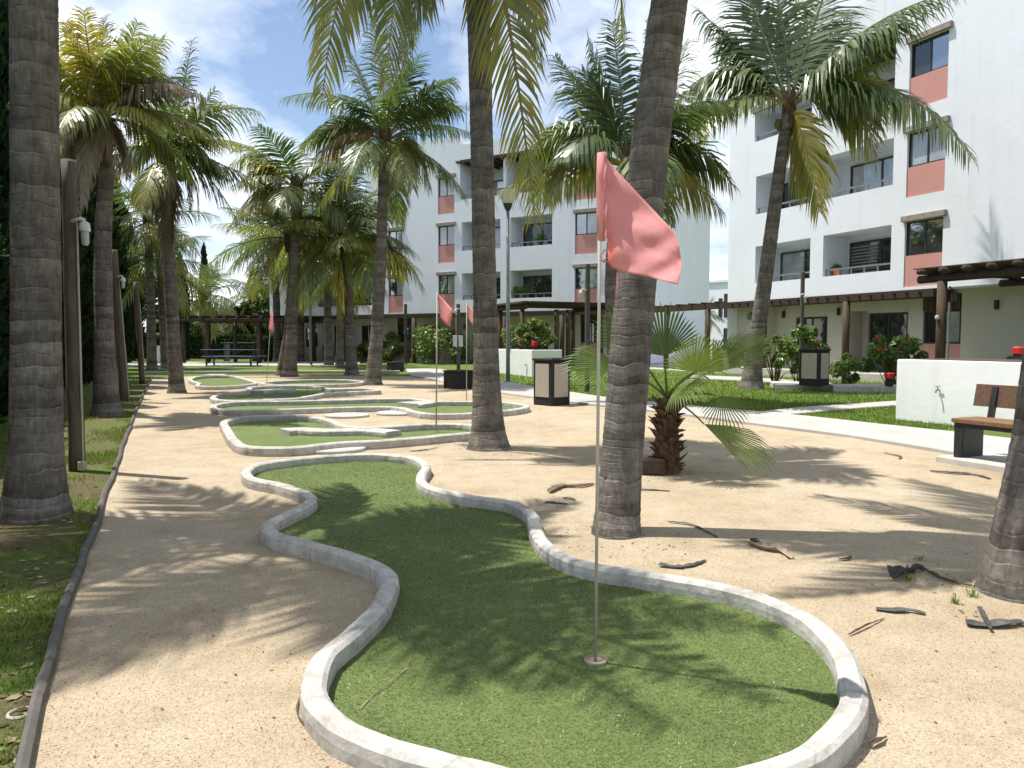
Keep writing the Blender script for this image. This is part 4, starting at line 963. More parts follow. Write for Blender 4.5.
for dx in (-.13, .11):
    q = WORLD[t.name]; f = Frame((q.x+dx, q.y-.12), (1, .2)); b = MB(); b.bev(f, -.09, .09, -.02, .02, 1.22, 1.7, .006); b.build('sign_plate', M['white_metal'], t)
square_post('dark square post beside the covered grill', (406, 364), (405, 304), .09, None)
def street_lamp(label, base_px, top_px, s=1.):
    g = G(*base_px); tp = D(*top_px, g.y)
    t = thing('street_lamp', label, 'street lamp', g, 'cone street lamps')
    b = MB(); b.tube([g, g+Vector((0, 0, 1)), Vector((g.x, g.y, tp.z-.75))], [.075, .07, .055], 12); b.lathe(g, [(.2, 0), (.2, .04), (.1, .09), (.075, .12)], 14); b.build('pole', M['grey_metal'], t, True)
    z = tp.z
    b = MB(); b.lathe((g.x, g.y, z-.78), [(.05, 0), (.11, .1), (.15, .22), (.17, .25)], 16); b.build('lamp_holder', M['black'], t, True)
    b = MB(); b.lathe((g.x, g.y, z-.53), [(.16, 0), (.36, .42), (.37, .45)], 16); b.build('lamp_shade', M['shade'], t, True)
    b = MB(); b.lathe((g.x, g.y, z-.08), [(.39, 0), (.39, .04), (.12, .1), (0, .11)], 16); b.build('lamp_cap', M['grey_metal'], t, True)
street_lamp('tall grey street lamp with a cone shade, beside the left white planter', (508, 384), (507, 188))
street_lamp('thin grey street lamp far off beside the twin trunk palm', (311, 366.5), (309, 205))
# ------------------------------------------------------------------ planters, bins, bench
def box_frame(px, y, ang=None): g = G(px, y); return Frame((g.x, g.y), RF.u), g
f, g = box_frame(895, 420)
t = thing('planter', 'large white rendered planter wall with a tap, behind the bench', 'planter', g, 'white planters')
b = MB(); b.bev(f, -9, 0, -1.6, 0, 0, 1.14, .015); b.build('planter_wall', M['planter'], t)
b = MB(); b.fbox(f, -8.88, -.12, -1.48, -.12, 1.142, 1.15); b.build('soil', M['terracotta'], t)
b = MB(); q = f.P(-.9, 0, .62); b.tube([q, q+f.n*.08, q+f.n*.1+Vector((0, 0, -.05))], .014, 8); b.tube([q+f.n*.05, q+f.n*.05+Vector((0, 0, .06))], .01, 6); b.fbox(f, -.95, -.85, .04, .06, .68, .69); b.build('tap', M['grey_metal'], t)
f2, g2 = box_frame(532, 377.3)
t = thing('planter', 'white rendered planter with flowering shrubs, left of the pergola behind the street lamp', 'planter', g2, 'white planters')
b = MB(); b.bev(f2, 0, 4.1, -1.35, 0, 0, 1.1, .015); b.build('planter_wall', M['planter'], t)
b = MB(); b.fbox(f2, .12, 3.98, -1.23, -.12, 1.102, 1.11); b.build('soil', M['terracotta'], t)
b = MB(); q = f2.P(.5, 0, .5); b.tube([q, q+f2.n*.08, q+f2.n*.1+Vector((0, 0, -.06))], .016, 8); b.tube([q, f2.P(.5, .01, .05)], .012, 6); b.build('tap', M['grey_metal'], t)
def litter_bin(label, px, y, w_, h, z=0., plinth=False, d=None):
    g = G(px, y, z); f = Frame((g.x, g.y), RF.u+Vector((-.42, 0, 0)))
    t = thing('litter_bin', label, 'litter bin', g, 'black litter bins')
    b = MB(); b.bev(f, 0, w_, -w_, 0, 0+z, h+z, .012); b.bev(f, -.03, w_+.03, -w_-.03, .03, h+z+.001, h+z+.07, .02); b.build('body', M['blackbox'], t)
    b = MB(); b.fbox(f, .08, w_-.08, .003, .014, .2+z, h+z-.06); b.build('side_panel', M['stonepanel'], t)
    b = MB(); b.fbox(f, -.014, -.003, -w_+.08, -.08, .2+z, h+z-.06); b.build('side_panel', M['stonepanel'], t)
litter_bin('black litter bin with two pebble panels, standing by the path in the middle', 551.5, 406.5, .60, 1.02)
litter_bin('black litter bin with pale panels on a concrete plinth in the right lawn', 819, 386, .62, 1.0, .18, True)
g = G(803, 389.5); f = Frame((g.x, g.y), (-1, .25))
b = slab('p', [f.P(-.9, .45, 0), f.P(.85, .45, 0), f.P(.85, -1.3, 0), f.P(-.9, -1.3, 0)], 0, .178, None)
tag(b.build('plinth', M['slab'], origin=g), 'grey concrete plinth under the right litter bin', 'plinth')
g = G(878, 393); f = Frame((g.x, g.y), (-1, .25))
b = slab('p', [f.P(-.8, .2, 0), f.P(1.2, .2, 0), f.P(1.2, -.9, 0), f.P(-.8, -.9, 0)], 0, .2, None)
tag(b.build('stone_kerb_bed', M['kerb'], origin=g), 'low dark stone bed edge under the red flowered shrub, left of the right planter', 'bed edge')
def black_planter(label, px, y, wd, dp, h):
    g = G(px, y); f = Frame((g.x, g.y), (RF.u+Vector((-.5, 0, 0))))
    t = thing('black_planter_box', label, 'planter box', g, 'black planter boxes')
    b = MB(); b.bev(f, 0, wd, -dp, 0, 0, h, .015); b.bev(f, -.025, wd+.025, -dp-.025, .025, h+.001, h+.045, .012); b.build('box', M['blackbox'], t)
    b = MB(); b.fbox(f, .06, wd-.06, -dp+.06, -.06, h+.046, h+.052); b.build('soil', M['terracotta'], t)
black_planter('long black planter box on the path beside the middle palm trunk', 459, 389.5, .75, .75, .52)
black_planter('small black planter box on the lawn right of the tall slender palm', 393, 372, .5, .65, .42)
# bench
g = G(936, 462.5); f = Frame((g.x, g.y), RF.u)
b = slab('p', [f.P(.0, 0, 0), f.P(-3.2, 0, 0), f.P(-3.2, -.95, 0), f.P(.0, -.95, 0)], 0, .085, None)
tag(b.build('bench_pad', M['slab'], origin=g), 'pale concrete pad under the bench', 'pad')
g = G(953, 457, .085); f = Frame((g.x, g.y), RF.u)
t = thing('park_bench', 'bench with brown planks and black panel legs on a concrete pad', 'bench', g)
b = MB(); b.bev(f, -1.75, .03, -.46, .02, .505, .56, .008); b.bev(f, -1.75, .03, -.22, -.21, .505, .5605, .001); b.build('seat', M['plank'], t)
b = MB(); b.fbox(f, -1.72, 0, -.45, 0, .455, .503); b.build('seat_frame', M['black'], t)
for s_ in (-.07, -1.7):
    b = MB(); b.bev(f, s_, s_+.07, -.44, -.0, .085, .454, .006); b.fbox(f, s_-.004, s_-.001, -.36, -.07, .12, .42); b.build('leg', M['black'], t)
for s_ in (-.14, -1.45):
    b = MB(); P = f.P; b.hexa([P(s_, -.50, .42), P(s_+.07, -.50, .42), P(s_+.07, -.455, .42), P(s_, -.455, .42), P(s_, -.60, .93), P(s_+.07, -.60, .93), P(s_+.07, -.56, .93), P(s_, -.56, .93)]); b.build('back_support', M['black'], t)
b = MB(); P = f.P
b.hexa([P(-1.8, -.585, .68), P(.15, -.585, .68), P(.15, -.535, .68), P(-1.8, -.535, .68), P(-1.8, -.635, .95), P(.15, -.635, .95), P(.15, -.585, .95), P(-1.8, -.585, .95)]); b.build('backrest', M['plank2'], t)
# picnic table
g = G(243, 365.5); g.z = 0; f = Frame((g.x, g.y-1.2), (-1, .08))
t = thing('picnic_table', 'blue picnic table with benches under the timber shelter', 'picnic table', f.P(0, 0, 0))
b = MB(); b.bev(f, -1.3, 1.9, -.4, .4, .9, .96, .01); b.build('table_top', M['blue'], t)
for o in (-.75, .75):
    b = MB(); b.bev(f, -1.5, 1.6, o-.16, o+.16, .52, .58, .01); b.build('bench_seat', M['blue'], t)
for s_ in (-1.1, 1.5):
    b = MB(); b.fbox(f, s_-.04, s_+.04, -.85, .85, .45, .519); b.fbox(f, s_-.04, s_+.04, -.5, -.42, 0, .449); b.fbox(f, s_-.04, s_+.04, .42, .5, 0, .449); b.fbox(f, s_-.03, s_+.03, -.3, .3, .52, .899); b.build('trestle', M['black'], t)
g = G(243, 361); f = Frame((g.x, g.y), (-1, .08))
t = thing('high_table', 'small dark blue high table behind the picnic table', 'table', g)
b = MB(); b.bev(f, -1.1, 1.4, -.5, .5, 1.25, 1.32, .012); b.build('table_top', M['blue'], t)
for s_ in (-.9, 1.2):
    b = MB(); b.fbox(f, s_-.05, s_+.05, -.4, .4, .0, 1.249); b.build('leg', M['black'], t)
g = G(157.5, 364); f = Frame((g.x, g.y), (-1, .1)); t = thing('white_cabinet', 'white upright cabinet at the far end between the left palm trunks', 'cabinet', g)
b = MB(); b.bev(f, -.35, .35, -.35, .35, 0, 1.15, .02); b.build('body', M['white_metal'], t)
b = MB(); b.fbox(f, -.3, .3, .353, .365, .1, 1.05); b.build('door', M['white_metal'], t)
g = G(412, 362.5); t = thing('covered_grill', 'grey covered grill with a rounded top on the lawn before the left building', 'grill', g)
f = Frame((g.x, g.y), (-1, .2)); b = MB()
n = 12
for k in range(n): pass
prof = [(-.33, 0), (-.33, 1.1)]+[(-.33*cos(pi*k/10), 1.1+.26*sin(pi*k/10)) for k in range(1, 10)]+[(.33, 1.1), (.33, 0)]
b.add([f.P(s_, .28, z) for s_, z in prof]+[f.P(s_, -.28, z) for s_, z in prof], [tuple(range(len(prof)-1, -1, -1)), tuple(range(len(prof), 2*len(prof)))]+[(k, (k+1) % len(prof), len(prof)+(k+1) % len(prof), len(prof)+k) for k in range(len(prof))])
b.build('cover', M['greycloth'], t)
b = MB(); b.fbox(f, -.3, .3, .283, .31, .7, .74); b.build('handle', M['black'], t)
def red_lamp(label, p, s, bh=None):
    t = thing('red_marker_box', label, 'marker box', p, 'small red boxes'); f = Frame((p.x, p.y), RF.u)
    b = MB(); b.bev(f, -s*.8, s*.8, -s*.8, s*.8, p.z, p.z+(bh or s*1.1), .008); b.build('base', M['black'], t)
    b = MB(); b.bev(f, -s, s, -s, s, p.z+(bh or s*1.1)+.001, p.z+(bh or s*1.1)+s*1.6, .02); b.build('cap', M['red'], t)
p = D(1018.5, 361, 13.8); p.z = 1.151; red_lamp('small red box on a dark base at the right end of the right white planter', p, .085)
p = f2.P(.9, -.55, 1.112); red_lamp('small red box standing among the shrubs on the left white planter', p, .12)
p = G(889, 393.5); p.z = .2; red_lamp('small red box behind the left end of the right white planter', p, .10, .22)

# ------------------------------------------------------------------ shrubs, hedges, evergreens, fan palm
def shrub(label, c, rx, ry, h, n, nfl=0, seed=0, z0=0., ls=.07, cat='shrub', group='hibiscus shrubs', m='leaf', name='hibiscus_shrub', tall=0.):
    random.seed(seed); t = thing(name, label, cat, Vector((c[0], c[1], z0)), group)
    b = MB(); st = MB()
    clumps = []
    for i in range(int(9+h*5)):
        a = random.uniform(0, 2*pi); r = math.sqrt(random.random()); z = random.uniform(.25, 1)
        k = math.sqrt(max(.15, 1-abs(z-.5)*1.1)); p = Vector((c[0]+rx*r*k*cos(a), c[1]+ry*r*k*sin(a), z0+z*h)); clumps.append((p, random.uniform(.16, .34)*min(rx, h)))
        st.tube([Vector((c[0]+.1*cos(a)*rx, c[1]+.1*sin(a)*ry, z0)), (Vector((c[0], c[1], z0+z*h*.5))+p)/2, p], [.018, .012, .006], 5)
    st.build('stems', M['twig'], t)
    for i in range(n):
        p, r = random.choice(clumps); d = Vector((random.gauss(0, 1), random.gauss(0, 1), random.gauss(0, 1))); d = d.normalized()*r*random.random()**.4
        q = p+d
        if q.z < z0+.03: continue
        nr = (d.normalized()+Vector((random.gauss(0, .6), random.gauss(0, .6), .7+random.gauss(0, .5)))).normalized()
        x = nr.orthogonal().normalized(); a = random.uniform(0, 2*pi); x = (x*cos(a)+nr.cross(x)*sin(a)); y = nr.cross(x); s = ls*random.uniform(.6, 1.25)
        ag = min(1, max(0, random.gauss(.45, .22)))
        b.add([q-x*s, q-y*s*.5+nr*s*.15, q+x*s-nr*s*.2, q+y*s*.5+nr*s*.15], [(0, 1, 2), (0, 2, 3)], 0, ag)
    b.build('foliage', M[m], t)
    for i in range(nfl):
        p, r = random.choice(clumps); d = Vector((random.uniform(-.9, .9), -1, random.uniform(-.1, .9))).normalized(); q = p+d*r*1.02
        fb = MB(); s = .065; x = d.orthogonal().normalized(); y = d.cross(x)
        for k in range(5):
            a = 2*pi*k/5; e = x*cos(a)+y*sin(a); g_ = x*-sin(a)+y*cos(a)
            fb.add([q, q+e*s*.6+g_*s*.45+d*s*.4, q+e*s*1.1+d*s*.35, q+e*s*.6-g_*s*.45+d*s*.4], [(0, 1, 2, 3)], 0, random.random()*.6)
        fb.tube([q, q+d*s*1.1], [.008, .004], 4, 0, 1.)
        fb.build('flower', M['hibiscus'], t)
SH = [('tall leafy hibiscus with pink flowers beside the right lamp post', 798, 383, .95, 1.9, 2600, 4, 1, (807, 0)),
      ('hibiscus shrub close behind the leaning palm trunk on the right lawn', 775, 384, .7, 1.65, 1500, 0, 2, None),
      ('small rounded shrub without flowers between the litter bin and the red flowered shrub', 849, 388, .62, .95, 1300, 0, 3, None),
      ('bushy hibiscus with red flowers left of the right white planter', 891, 389, .95, 1.5, 2400, 6, 4, None),
      ('orange flowered hibiscus on the lawn right of the tall slender palm', 390, 362.5, 1.1, 1.8, 1500, 7, 5, None),
      ('broad hibiscus shrub behind the first small pink flag', 437, 364, 2.0, 2.1, 2600, 4, 6, None),
      ('low hibiscus left of the black planter box lamp post', 425, 362, 1.2, 1.7, 1300, 2, 7, None),
      ('shrub growing out behind the long black planter box', 470, 364, 1.3, 1.7, 1300, 3, 8, None),
      ('hibiscus left of the left white planter, beside the middle trunk', 512, 366, .9, 2.2, 1200, 3, 9, None),
      ('small flowering shrub at the foot of the bushy palm', 365, 362, 1.0, 1.3, 900, 3, 10, None),
      ('shrub under the far balcony left of the bushy palm', 312, 360.5, 1.7, 1.9, 1300, 2, 11, None),
      ('pale shrub between the two far palm trunks', 335, 361, 1.0, 1.3, 800, 2, 12, None)]
for lab, px, py, r, h, n, nf, sd, _ in SH:
    c = G(px, py); shrub(lab, c, r, r*.9, h, n, nf, sd, ls=.05+.0014*c.y)
for i, (s_, o, r, h, nf, lab) in enumerate(((1.0, -.65, .75, 1.15, 7, 'red flowered hibiscus on the front corner of the left white planter'), (2.6, -.7, .9, 1.05, 4, 'hibiscus on the rear half of the left white planter'))):
    c = f2.P(s_, o, 0); shrub(lab, c, r, r*.8, h, 1500, nf, 40+i, z0=1.1, ls=.09)
def hedge(label, x0, x1, py, h, dp, n, seed):
    random.seed(seed); a = G(x0, py); c = G(x1, py); t = thing('hedge', label, 'hedge', (a+c)/2, 'clipped hedges'); b = MB(); bs = MB()
    for _ in range(n):
        u = random.random(); q = a.lerp(c, u); k = random.random()
        if k < .55: q += Vector((0, random.uniform(-.12, .05), h*random.random()))
        else: q += Vector((0, dp*random.random(), h*(1+.07*noise.noise(Vector((q.x*1.3, 0, 3))))+random.uniform(-.1, .04)))
        s = random.uniform(.05, .11); nr = Vector((random.gauss(0, 1), -1+random.gauss(0, .8), .8)).normalized(); x = nr.orthogonal().normalized(); an = random.random()*6.28; x = x*cos(an)+nr.cross(x)*sin(an); y = nr.cross(x)
        b.add([q-x*s, q-y*s*.6, q+x*s, q+y*s*.6], [(0, 1, 2, 3)], 0, min(1, max(0, random.gauss(.45, .2))))
    b.build('foliage', M['hedge'], t)
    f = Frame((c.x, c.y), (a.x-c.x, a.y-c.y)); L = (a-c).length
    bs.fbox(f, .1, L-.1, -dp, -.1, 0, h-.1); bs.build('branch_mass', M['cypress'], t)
hedge('long clipped dark hedge behind the timber shelter', 128, 262, 358.6, 1.9, 1.2, 6000, 1)
hedge('bright green clipped hedge block right of the timber shelter', 262, 290, 361.5, 1.75, 1.5, 1800, 2)
for i, (px, Yd, r_, h_, lab) in enumerate(((134, 62, 2.6, 6.2, 'dense round tree far off past the end of the evergreen row'), (196, 70, 2.4, 5.2, 'bushy tree behind the left end of the timber shelter'), (232, 72, 2.6, 4.6, 'bushy tree behind the middle of the timber shelter'), (252, 66, 2.0, 5.4, 'leafy tree behind the hanging far pink flag'), (284, 64, 2.6, 5.6, 'leafy tree right behind the twin trunk palm'), (268, 75, 2.5, 6.6, 'tall leafy tree far behind the bright hedge block'))):
    c = D(px, 340, Yd); shrub(lab, c, r_, r_, h_, 1700, 0, 70+i, ls=.26, cat='tree', group='leafy trees beyond the shelter', m='hedge', name='leafy_tree')
# evergreens in a row along the left edge
def cypress_mesh(h, r, n, seed):
    random.seed(seed); b = MB(); tb = MB(); tb.tube([(0, 0, -.02), (.02, 0, h*.5), (0, .02, h*.93)], [.11, .08, .02], 8)
    tufts = []
    for i in range(int(n/11)):
        z = h*(.02+.97*random.random()); u = z/h
        k = r*min(1, (1-u)*2.6)**.75*(.85+.25*u if u < .6 else 1)*(1+.28*noise.noise(Vector((z*1.5, seed, i*.01))))
        a = random.uniform(0, 2*pi); rr = k*random.uniform(.55, 1.05); tufts.append((Vector((rr*cos(a), rr*sin(a), z)), a))
    for p, a in tufts:
        o = Vector((cos(a)*.55, sin(a)*.55, 1)).normalized()
        ag0 = random.gauss(.45, .18)
        for j in range(11):
            d = (o+Vector((random.gauss(0, .45), random.gauss(0, .45), random.gauss(0, .35)))).normalized(); s = random.uniform(.10, .26); q = p+Vector((random.gauss(0, .07), random.gauss(0, .07), random.gauss(0, .1)))
            x = d.orthogonal().normalized(); an = random.random()*6.28; x = (x*cos(an)+d.cross(x)*sin(an))*s*.28
            b.add([q-x, q+x, q+d*s+x*.4, q+d*s*1.15-x*.3], [(0, 1, 2, 3)], 0, min(1, max(0, ag0+random.gauss(0, .12))))
    return b, tb
protos = []
rowc = lambda Y: (-.437*Y-3.95)
ys = [4.4, 6.0, 7.4, 8.8, 10.1, 11.5, 13.0, 14.6, 16.3, 18.2, 20.2, 22.4, 25, 27.8, 31, 34.5, 39, 44, 49.5, 56, 63]
cyp_label = {0: 'dark evergreen column, nearest of the row and cut by the left edge'}
random.seed(77)
for i, Y in enumerate(ys):
    x = rowc(Y)+random.uniform(-.12, .12); k = i % 3
    h = 5.0 if Y < 15.5 else 8.8 if Y < 24 else 9.6 if Y < 36 else 11.5
    lab = ('dark columnar evergreen in the row behind the left palm trunks, among the nearest' if Y < 9 else 'dark columnar evergreen in the middle of the row along the left lawn' if Y < 19 else 'dark columnar evergreen toward the far end of the left row')
    if i < 3:
        b, tb = cypress_mesh(5.4, .78, 9500, 50+i)
        t = thing('evergreen_tree', lab, 'evergreen', (0, 0, 0), 'evergreen row'); tb.build('trunk', M['fibre'], t); b.build('crown', M['cypress'], t); protos.append(t)
    else: t = copy_tree(protos[k])
    t['label'] = lab; t.location = (x, Y, 0); t.rotation_euler = (0, 0, i*1.3); t.scale = (random.uniform(.9, 1.1)*(1 if Y < 24 else 1.35),)*2+(h/5.4*random.uniform(.94, 1.08),)
for px, Y, h, lab in ((206, 75, 10.4, 'thin dark evergreen spire rising far behind the timber shelter'), (182, 56, 7.5, 'dark slim evergreen just behind the left end of the timber shelter'), (352, 75, 9, 'dark evergreen far behind the bushy palm'),):
    g = D(px, 340, Y); t = copy_tree(protos[1]); t['label'] = lab; t['group'] = 'far evergreens'; t.location = (g.x, g.y, 0); t.scale = (.6, .6, h/5.4)
# fan palm
random.seed(91)
g = G(667, 473); t = thing('fan_palm', 'young fan palm with shaggy brown trunk behind the leaning trunk', 'fan palm', g)
C = D(667, 398, g.y)
b = MB(); b.tube([g, g.lerp(C, .5), C], [.15, .13, .10], 12)
for i in range(95):
    a = i*2.4; z = .05+.78*(i/95); r = .15-.03*i/95; o = Vector((cos(a), sin(a), 0)); p = Vector((g.x, g.y, z))+o*r*.8; s_ = Vector((-sin(a), cos(a), 0))*.05; l = random.uniform(.09, .17)
    e = p+o*l*.75+Vector((0, 0, random.uniform(-.02, .10)))
    b.add([p-s_, p+s_, e+s_*.5, e-s_*.5, p+Vector((0, 0, -.05))], [(0, 1, 2, 3), (0, 3, 4), (1, 4, 2), (2, 4, 3)])
b.build('trunk', M['fibre'], t)
def fan(center, R, axis, facing, n=44, spread=160, age=.3, droop=.25, fuse=.42):
    """fan leaf: petiole from the heart to center, blades spread about axis in the plane whose normal is facing"""
    b = MB(); pts = [bez(C, (C+center)/2+Vector((0, 0, .08)), center, i/6) for i in range(7)]
    b.tube(pts, [.016-.0013*i for i in range(7)], 5, 0, min(1, age+.3))
    ax = axis.normalized(); nr = (facing-ax*facing.dot(ax)).normalized(); sd = ax.cross(nr)
    for k in range(n):
        u = (k+.5)/n*2-1; an = radians(spread)*u; d = ax*cos(an)+sd*sin(an)
        ln = R*(1-.28*abs(u))*random.uniform(.92, 1.05); an2 = radians(spread)/n*.98
        lf = d*cos(an2)+(-ax*sin(an)+sd*cos(an))*(-sin(an2)); rt = d*cos(an2)+(-ax*sin(an)+sd*cos(an))*sin(an2)
        zz = .02*R*3; ag = min(1, max(0, age+random.gauss(0, .08)))
        q0 = center; r1 = ln*fuse; r2 = ln*.8
        up = nr*r1*an2*.7
        l1 = center+lf*r1; m1 = center+d*r1+up*.5; rr1 = center+rt*r1
        dr = Vector((0, 0, -1))*droop*ln
        tw = (rt-lf)*.5
        l2 = center+d*r2-tw*r1*1.1+dr*.25; rr2 = center+d*r2+tw*r1*1.1+dr*.25; m2 = center+d*r2+up*.3+dr*.25; tip = center+d*ln+dr
        b.add([q0, l1, m1, rr1, l2, m2, rr2, tip], [(0, 1, 2), (0, 2, 3), (1, 4, 5, 2), (2, 5, 6, 3), (4, 7, 5), (5, 7, 6)], 0, [ag, ag, ag, ag, ag, ag, ag, min(1, ag+.2)])
    b.build('fan_leaf', M['fan'], t)
V = Vector
cz = g.y
fan(D(664, 356, cz+.15), .66, V((-.1, .1, 1)), V((0, -1, .1)), n=28, spread=75, age=.2, droop=.03)
fan(D(706, 374, cz-.1), .95, V((.86, .1, .55)), V((-.35, -.75, .55)), n=20, spread=26, age=.55, droop=.04, fuse=.5)
fan(D(694, 372, cz-.5), .50, V((.1, -.3, .8)), V((.1, -.9, -.3)), n=30, spread=85, age=.62, droop=.12)
fan(D(704, 424, cz-.3), .98, V((.86, -.1, -.42)), V((.25, -.75, .6)), n=20, spread=28, age=.55, droop=.12, fuse=.42)
fan(D(722, 396, cz-.45), .42, V((.15, -.3, -.9)), V((.1, -.95, .1)), n=22, spread=80, age=.3, droop=.12, fuse=.25)
fan(D(618, 366, cz+.2), .72, V((-.9, 0, .1)), V((.1, -.8, .6)), n=18, spread=40, age=.4, droop=.1)
fan(D(630, 348, cz+.35), .62, V((-.5, .1, .85)), V((.1, -1, .2)), n=20, spread=60, age=.25, droop=.05)
fan(D(712, 362, cz+.5), .66, V((.75, .4, .35)), V((0, -.8, .6)), n=18, spread=45, age=.35, droop=.12)
fan(D(676, 388, cz-.4), .5, V((.3, -.6, .1)), V((0, -.8, .6)), n=28, spread=70, age=.5, droop=.25)
b = MB(); q = G(652, 476); f = Frame((q.x, q.y), (-1, .1)); b.bev(f, -.15, .12, -.16, 0, 0, .19, .02)
tag(b.build('clay_block', M['terracotta'], origin=q), 'dark brown clay block on the sand beside the fan palm trunk', 'block')

# ------------------------------------------------------------------ things lying on the sand
random.seed(101)
def strip(label, pts, wd, m='husk', curl=.16, cat='palm bark', name='dry_palm_bark', lift=.004):
    """curled piece of dry bark along photo points on the ground"""
    P = catmull([Vector((*G(x, y)[:2], lift+random.uniform(0, .012))) for x, y in pts], .03, False); n = len(P); b = MB()
    for i, p in enumerate(P):
        tn = (P[min(i+1, n-1)]-P[max(i-1, 0)]).normalized(); sd = Vector((-tn.y, tn.x, 0)); u = i/(n-1); w_ = wd*.5*(.55+.45*sin(pi*min(1, u*1.05+.12)))*(1+.7*noise.noise(Vector((p.x*24, p.y*24, 1))))
        for k in range(5):
            v = k/2-1; b.v.append(tuple(p+sd*w_*v*.5+Vector((0, 0, w_*curl*v*v+.004*noise.noise(Vector((p.x*40, v*3, 2)))+.002)))); b.a.append(0)
    for i in range(n-1):
        for k in range(4): b.f.append([i*5+k, i*5+k+1, i*5+6+k, i*5+5+k]); b.m.append(0)
    o = b.build(name, M[m], origin=G(*pts[0])); s = o.modifiers.new('thickness', 'SOLIDIFY'); s.thickness = .004
    tag(o, label, cat, 'dry palm debris on the sand'); return o
strip('flat grey bark strip, lowest at the right edge beside the right trunk', [(966, 626), (985, 628), (1005, 627), (1024, 626)], .16)
strip('short upright black bark sliver crossing the strip by the right trunk', [(979, 612), (984, 622), (991, 634)], .06, lift=.02)
strip('long thin dark bark strip on the sand right of the green', [(876, 611), (893, 613), (910, 613), (925, 616)], .10)
strip('curled black bark piece left of the right trunk', [(893, 582), (901, 577), (911, 574)], .16, curl=.8)
strip('small dark bark hook near the curled black piece', [(912, 575), (918, 571), (923, 573)], .10, curl=.7)
strip('thin brown stick leading to the right trunk', [(924, 571), (940, 580), (960, 586), (980, 590)], .045, 'twig', .6)
strip('broad tan palm sheath on the sand right of the leaning trunk', [(750, 545), (766, 551), (780, 553), (791, 560)], .16, 'husk_tan', .4)
strip('small dark husk next to the tan sheath', [(751, 543), (757, 546), (763, 547)], .08, curl=.7)
strip('dark bark strip by the border right of the flag pole', [(659, 567), (676, 569), (692, 567), (706, 562)], .09)
strip('tiny dark hooked bark piece right of the tan sheath', [(839, 561), (847, 561), (851, 557)], .05)
strip('long thin dark frond stalk right of the leaning trunk', [(668, 523), (690, 526), (705, 532), (717, 538)], .05)
strip('brown dry frond piece left of the leaning trunk', [(549, 494), (562, 488), (580, 488), (594, 485)], .13, 'husk_tan', .5)
strip('dark bark sliver below the brown frond piece', [(545, 503), (556, 504), (567, 505)], .07)
strip('short dark bark sliver left of the leaning trunk', [(563, 499), (570, 500), (576, 502)], .06)
strip('flat grey bark strip on the sand near the bench', [(930, 472), (950, 474), (975, 476), (990, 480)], .12)
strip('thin black hook of bark on the sand before the bench', [(884, 454), (895, 456), (901, 458), (899, 460)], .06)
strip('dark stick beside the foot of the fan palm', [(640, 491), (656, 491), (670, 492)], .07)
strip('dark stick behind the far end of the foreground green', [(410, 452), (424, 451), (437, 449)], .07)
strip('thin dark twig left of the middle trunk', [(459, 443), (466, 443), (473, 442)], .05)
strip('thin dark strip drawn for the shadow line right of the middle trunk', [(498, 452), (530, 455), (556, 459), (573, 463)], .04)  # dark strip laid on the sand in place of a shadow line
strip('curved dark twig outside the left bend of the foreground green', [(306, 694), (299, 703), (297, 716), (304, 728), (314, 735)], .018, 'twig', .3)
strip('thin twig lying by the right border of the green', [(849, 637), (866, 629), (884, 620)], .025, 'twig', .4)
strip('thin brown twig at the lower right outside the border', [(870, 750), (880, 745), (886, 740)], .04, 'twig', .4)
strip('long pale grass stem on the turf of the foreground green', [(360, 714), (375, 699), (392, 687), (406, 673)], .008, 'husk_tan', .2, 'grass stalk', 'fallen_grass_stalk', .014)
def weed(label, px, py, n, h):
    c = G(px, py); b = MB()
    for i in range(n):
        a = random.uniform(0, 2*pi); r0 = random.random()*.035; p = c+Vector((cos(a)*r0, sin(a)*r0, 0)); l = Vector((-sin(a), cos(a), 0))*.003; hh = h*random.uniform(.4, 1); o = Vector((cos(a), sin(a), 0))*hh*random.uniform(.2, .9)
        b.add([p-l, p+l, p+o*.5+Vector((0, 0, hh*.8))+l*.6, p+o*.5+Vector((0, 0, hh*.8))-l*.6, p+o+Vector((0, 0, hh))], [(0, 1, 2, 3), (3, 2, 4)], 0, random.random())
    tag(b.build('weed_tuft', M['blade'], origin=c), label, 'weed', 'weed tufts on the sand')
weed('small green weed tuft beside the curled black bark piece', 909, 581, 26, .06)
weed('thin weed tuft at the left foot of the right trunk', 972, 597, 30, .06)
weed('pale weed tuft between the bark pieces left of the right trunk', 955, 604, 24, .05)
weed('small weed tuft behind the curled black bark piece', 918, 560, 22, .05)
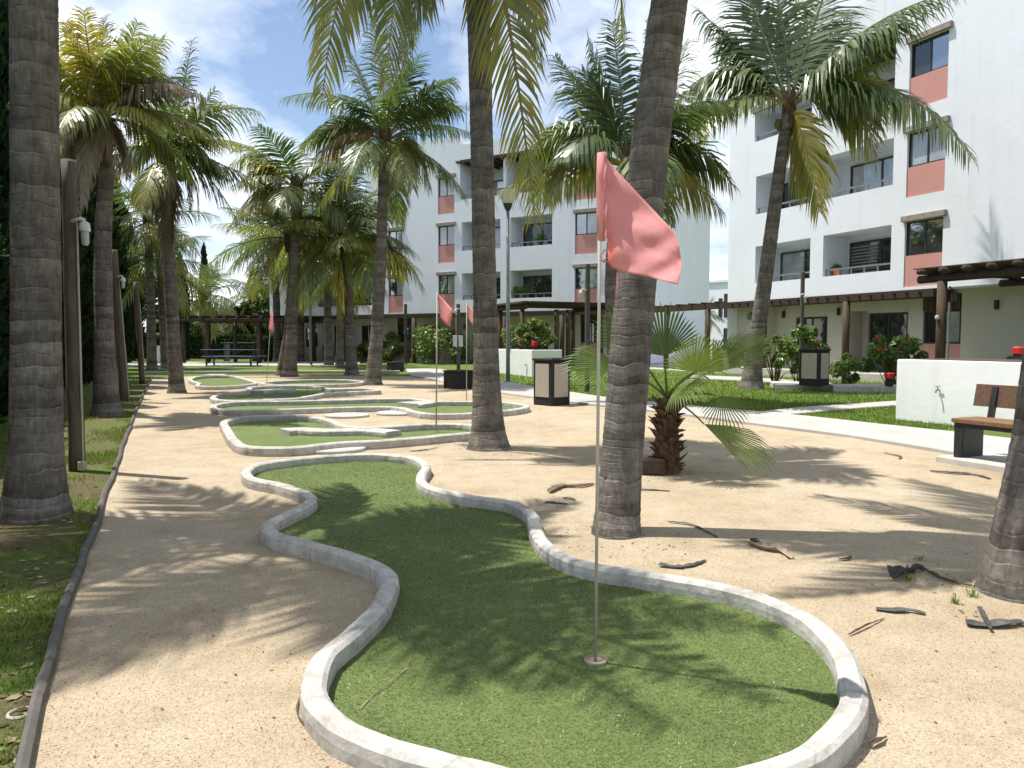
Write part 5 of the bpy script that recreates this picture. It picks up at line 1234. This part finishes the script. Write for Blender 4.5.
# white pipe ring in the left corner, small litter
c = G(21, 715); b = MB(); b.tube([c+Vector((.045*cos(2*pi*k/20), .045*sin(2*pi*k/20), .008)) for k in range(21)], .007, 6, cap=False)
tag(b.build('pipe_ring', M['pvc'], origin=c), 'small pale ring on the soil at the lower left', 'ring')
b = MB()
def clear_of_greens(p, keep_in=False): 
    return not any(inside(p, q) for q in GREEN_POLYS)
sandpoly = edge_all+list(reversed(nearw))+[nx, Vector((14, -8, 0))]
for i in range(260):
    g = G(random.uniform(0, 1024), 400+380*random.random()**.9)
    if not inside(g, sandpoly) or not clear_of_greens(g): continue
    litter(Vector((g.x, g.y, .008)), random.uniform(.004, .011)*(1+g.y*.09))
for tx, ty, tr in ((616, 541, .28), (489, 451, .36), (1016, 603, .3), (667, 473, .22), (177, 395, .3)):
    g0 = G(tx, ty)
    for i in range(60):
        a = random.uniform(0, 2*pi); q = tr+abs(random.gauss(0, .16)); litter(g0+Vector((cos(a)*q, sin(a)*q, .008)), random.uniform(.006, .022))
for i in range(330):                               # litter gathering along the outside and inside of the near border
    k = random.randrange(len(GREEN_POLYS[0])); p = Vector((*GREEN_POLYS[0][k], 0)); a = random.uniform(0, 2*pi); r = random.uniform(.075, .19)
    litter(p+Vector((cos(a)*r, sin(a)*r, .024)), random.uniform(.005, .013))
for i in range(70):
    g = G(random.uniform(310, 850), random.uniform(470, 768), .016)
    if inside(g, GREEN_POLYS[0]): litter(g+Vector((0, 0, .016)), random.uniform(.004, .010), random.choice((.9, 1., .4)))
for i in range(420):
    g = G(random.uniform(-20, 130), random.uniform(400, 780))
    if inside(g, soil): litter(Vector((g.x, g.y, .01)), random.uniform(.012, .04))
stuff(b.build('leaf_litter', M['litter']))
b = MB()
for i in range(26000):
    g = G(random.uniform(0, 1024), 430+360*random.random()**.8)
    if not inside(g, sandpoly) or not clear_of_greens(g): continue
    s = random.uniform(.0016, .0042)*(1+g.y*.07); a = random.random()*6.28; p = Vector((g.x, g.y, .003))
    b.add([p+Vector((s*cos(a+q), s*sin(a+q), 0)) for q in (0, 2.1, 4.2)]+[p+Vector((0, 0, s*1.1))], [(0, 1, 3), (1, 2, 3), (2, 0, 3)], 0, random.random())
stuff(b.build('gravel', M['pebble']))
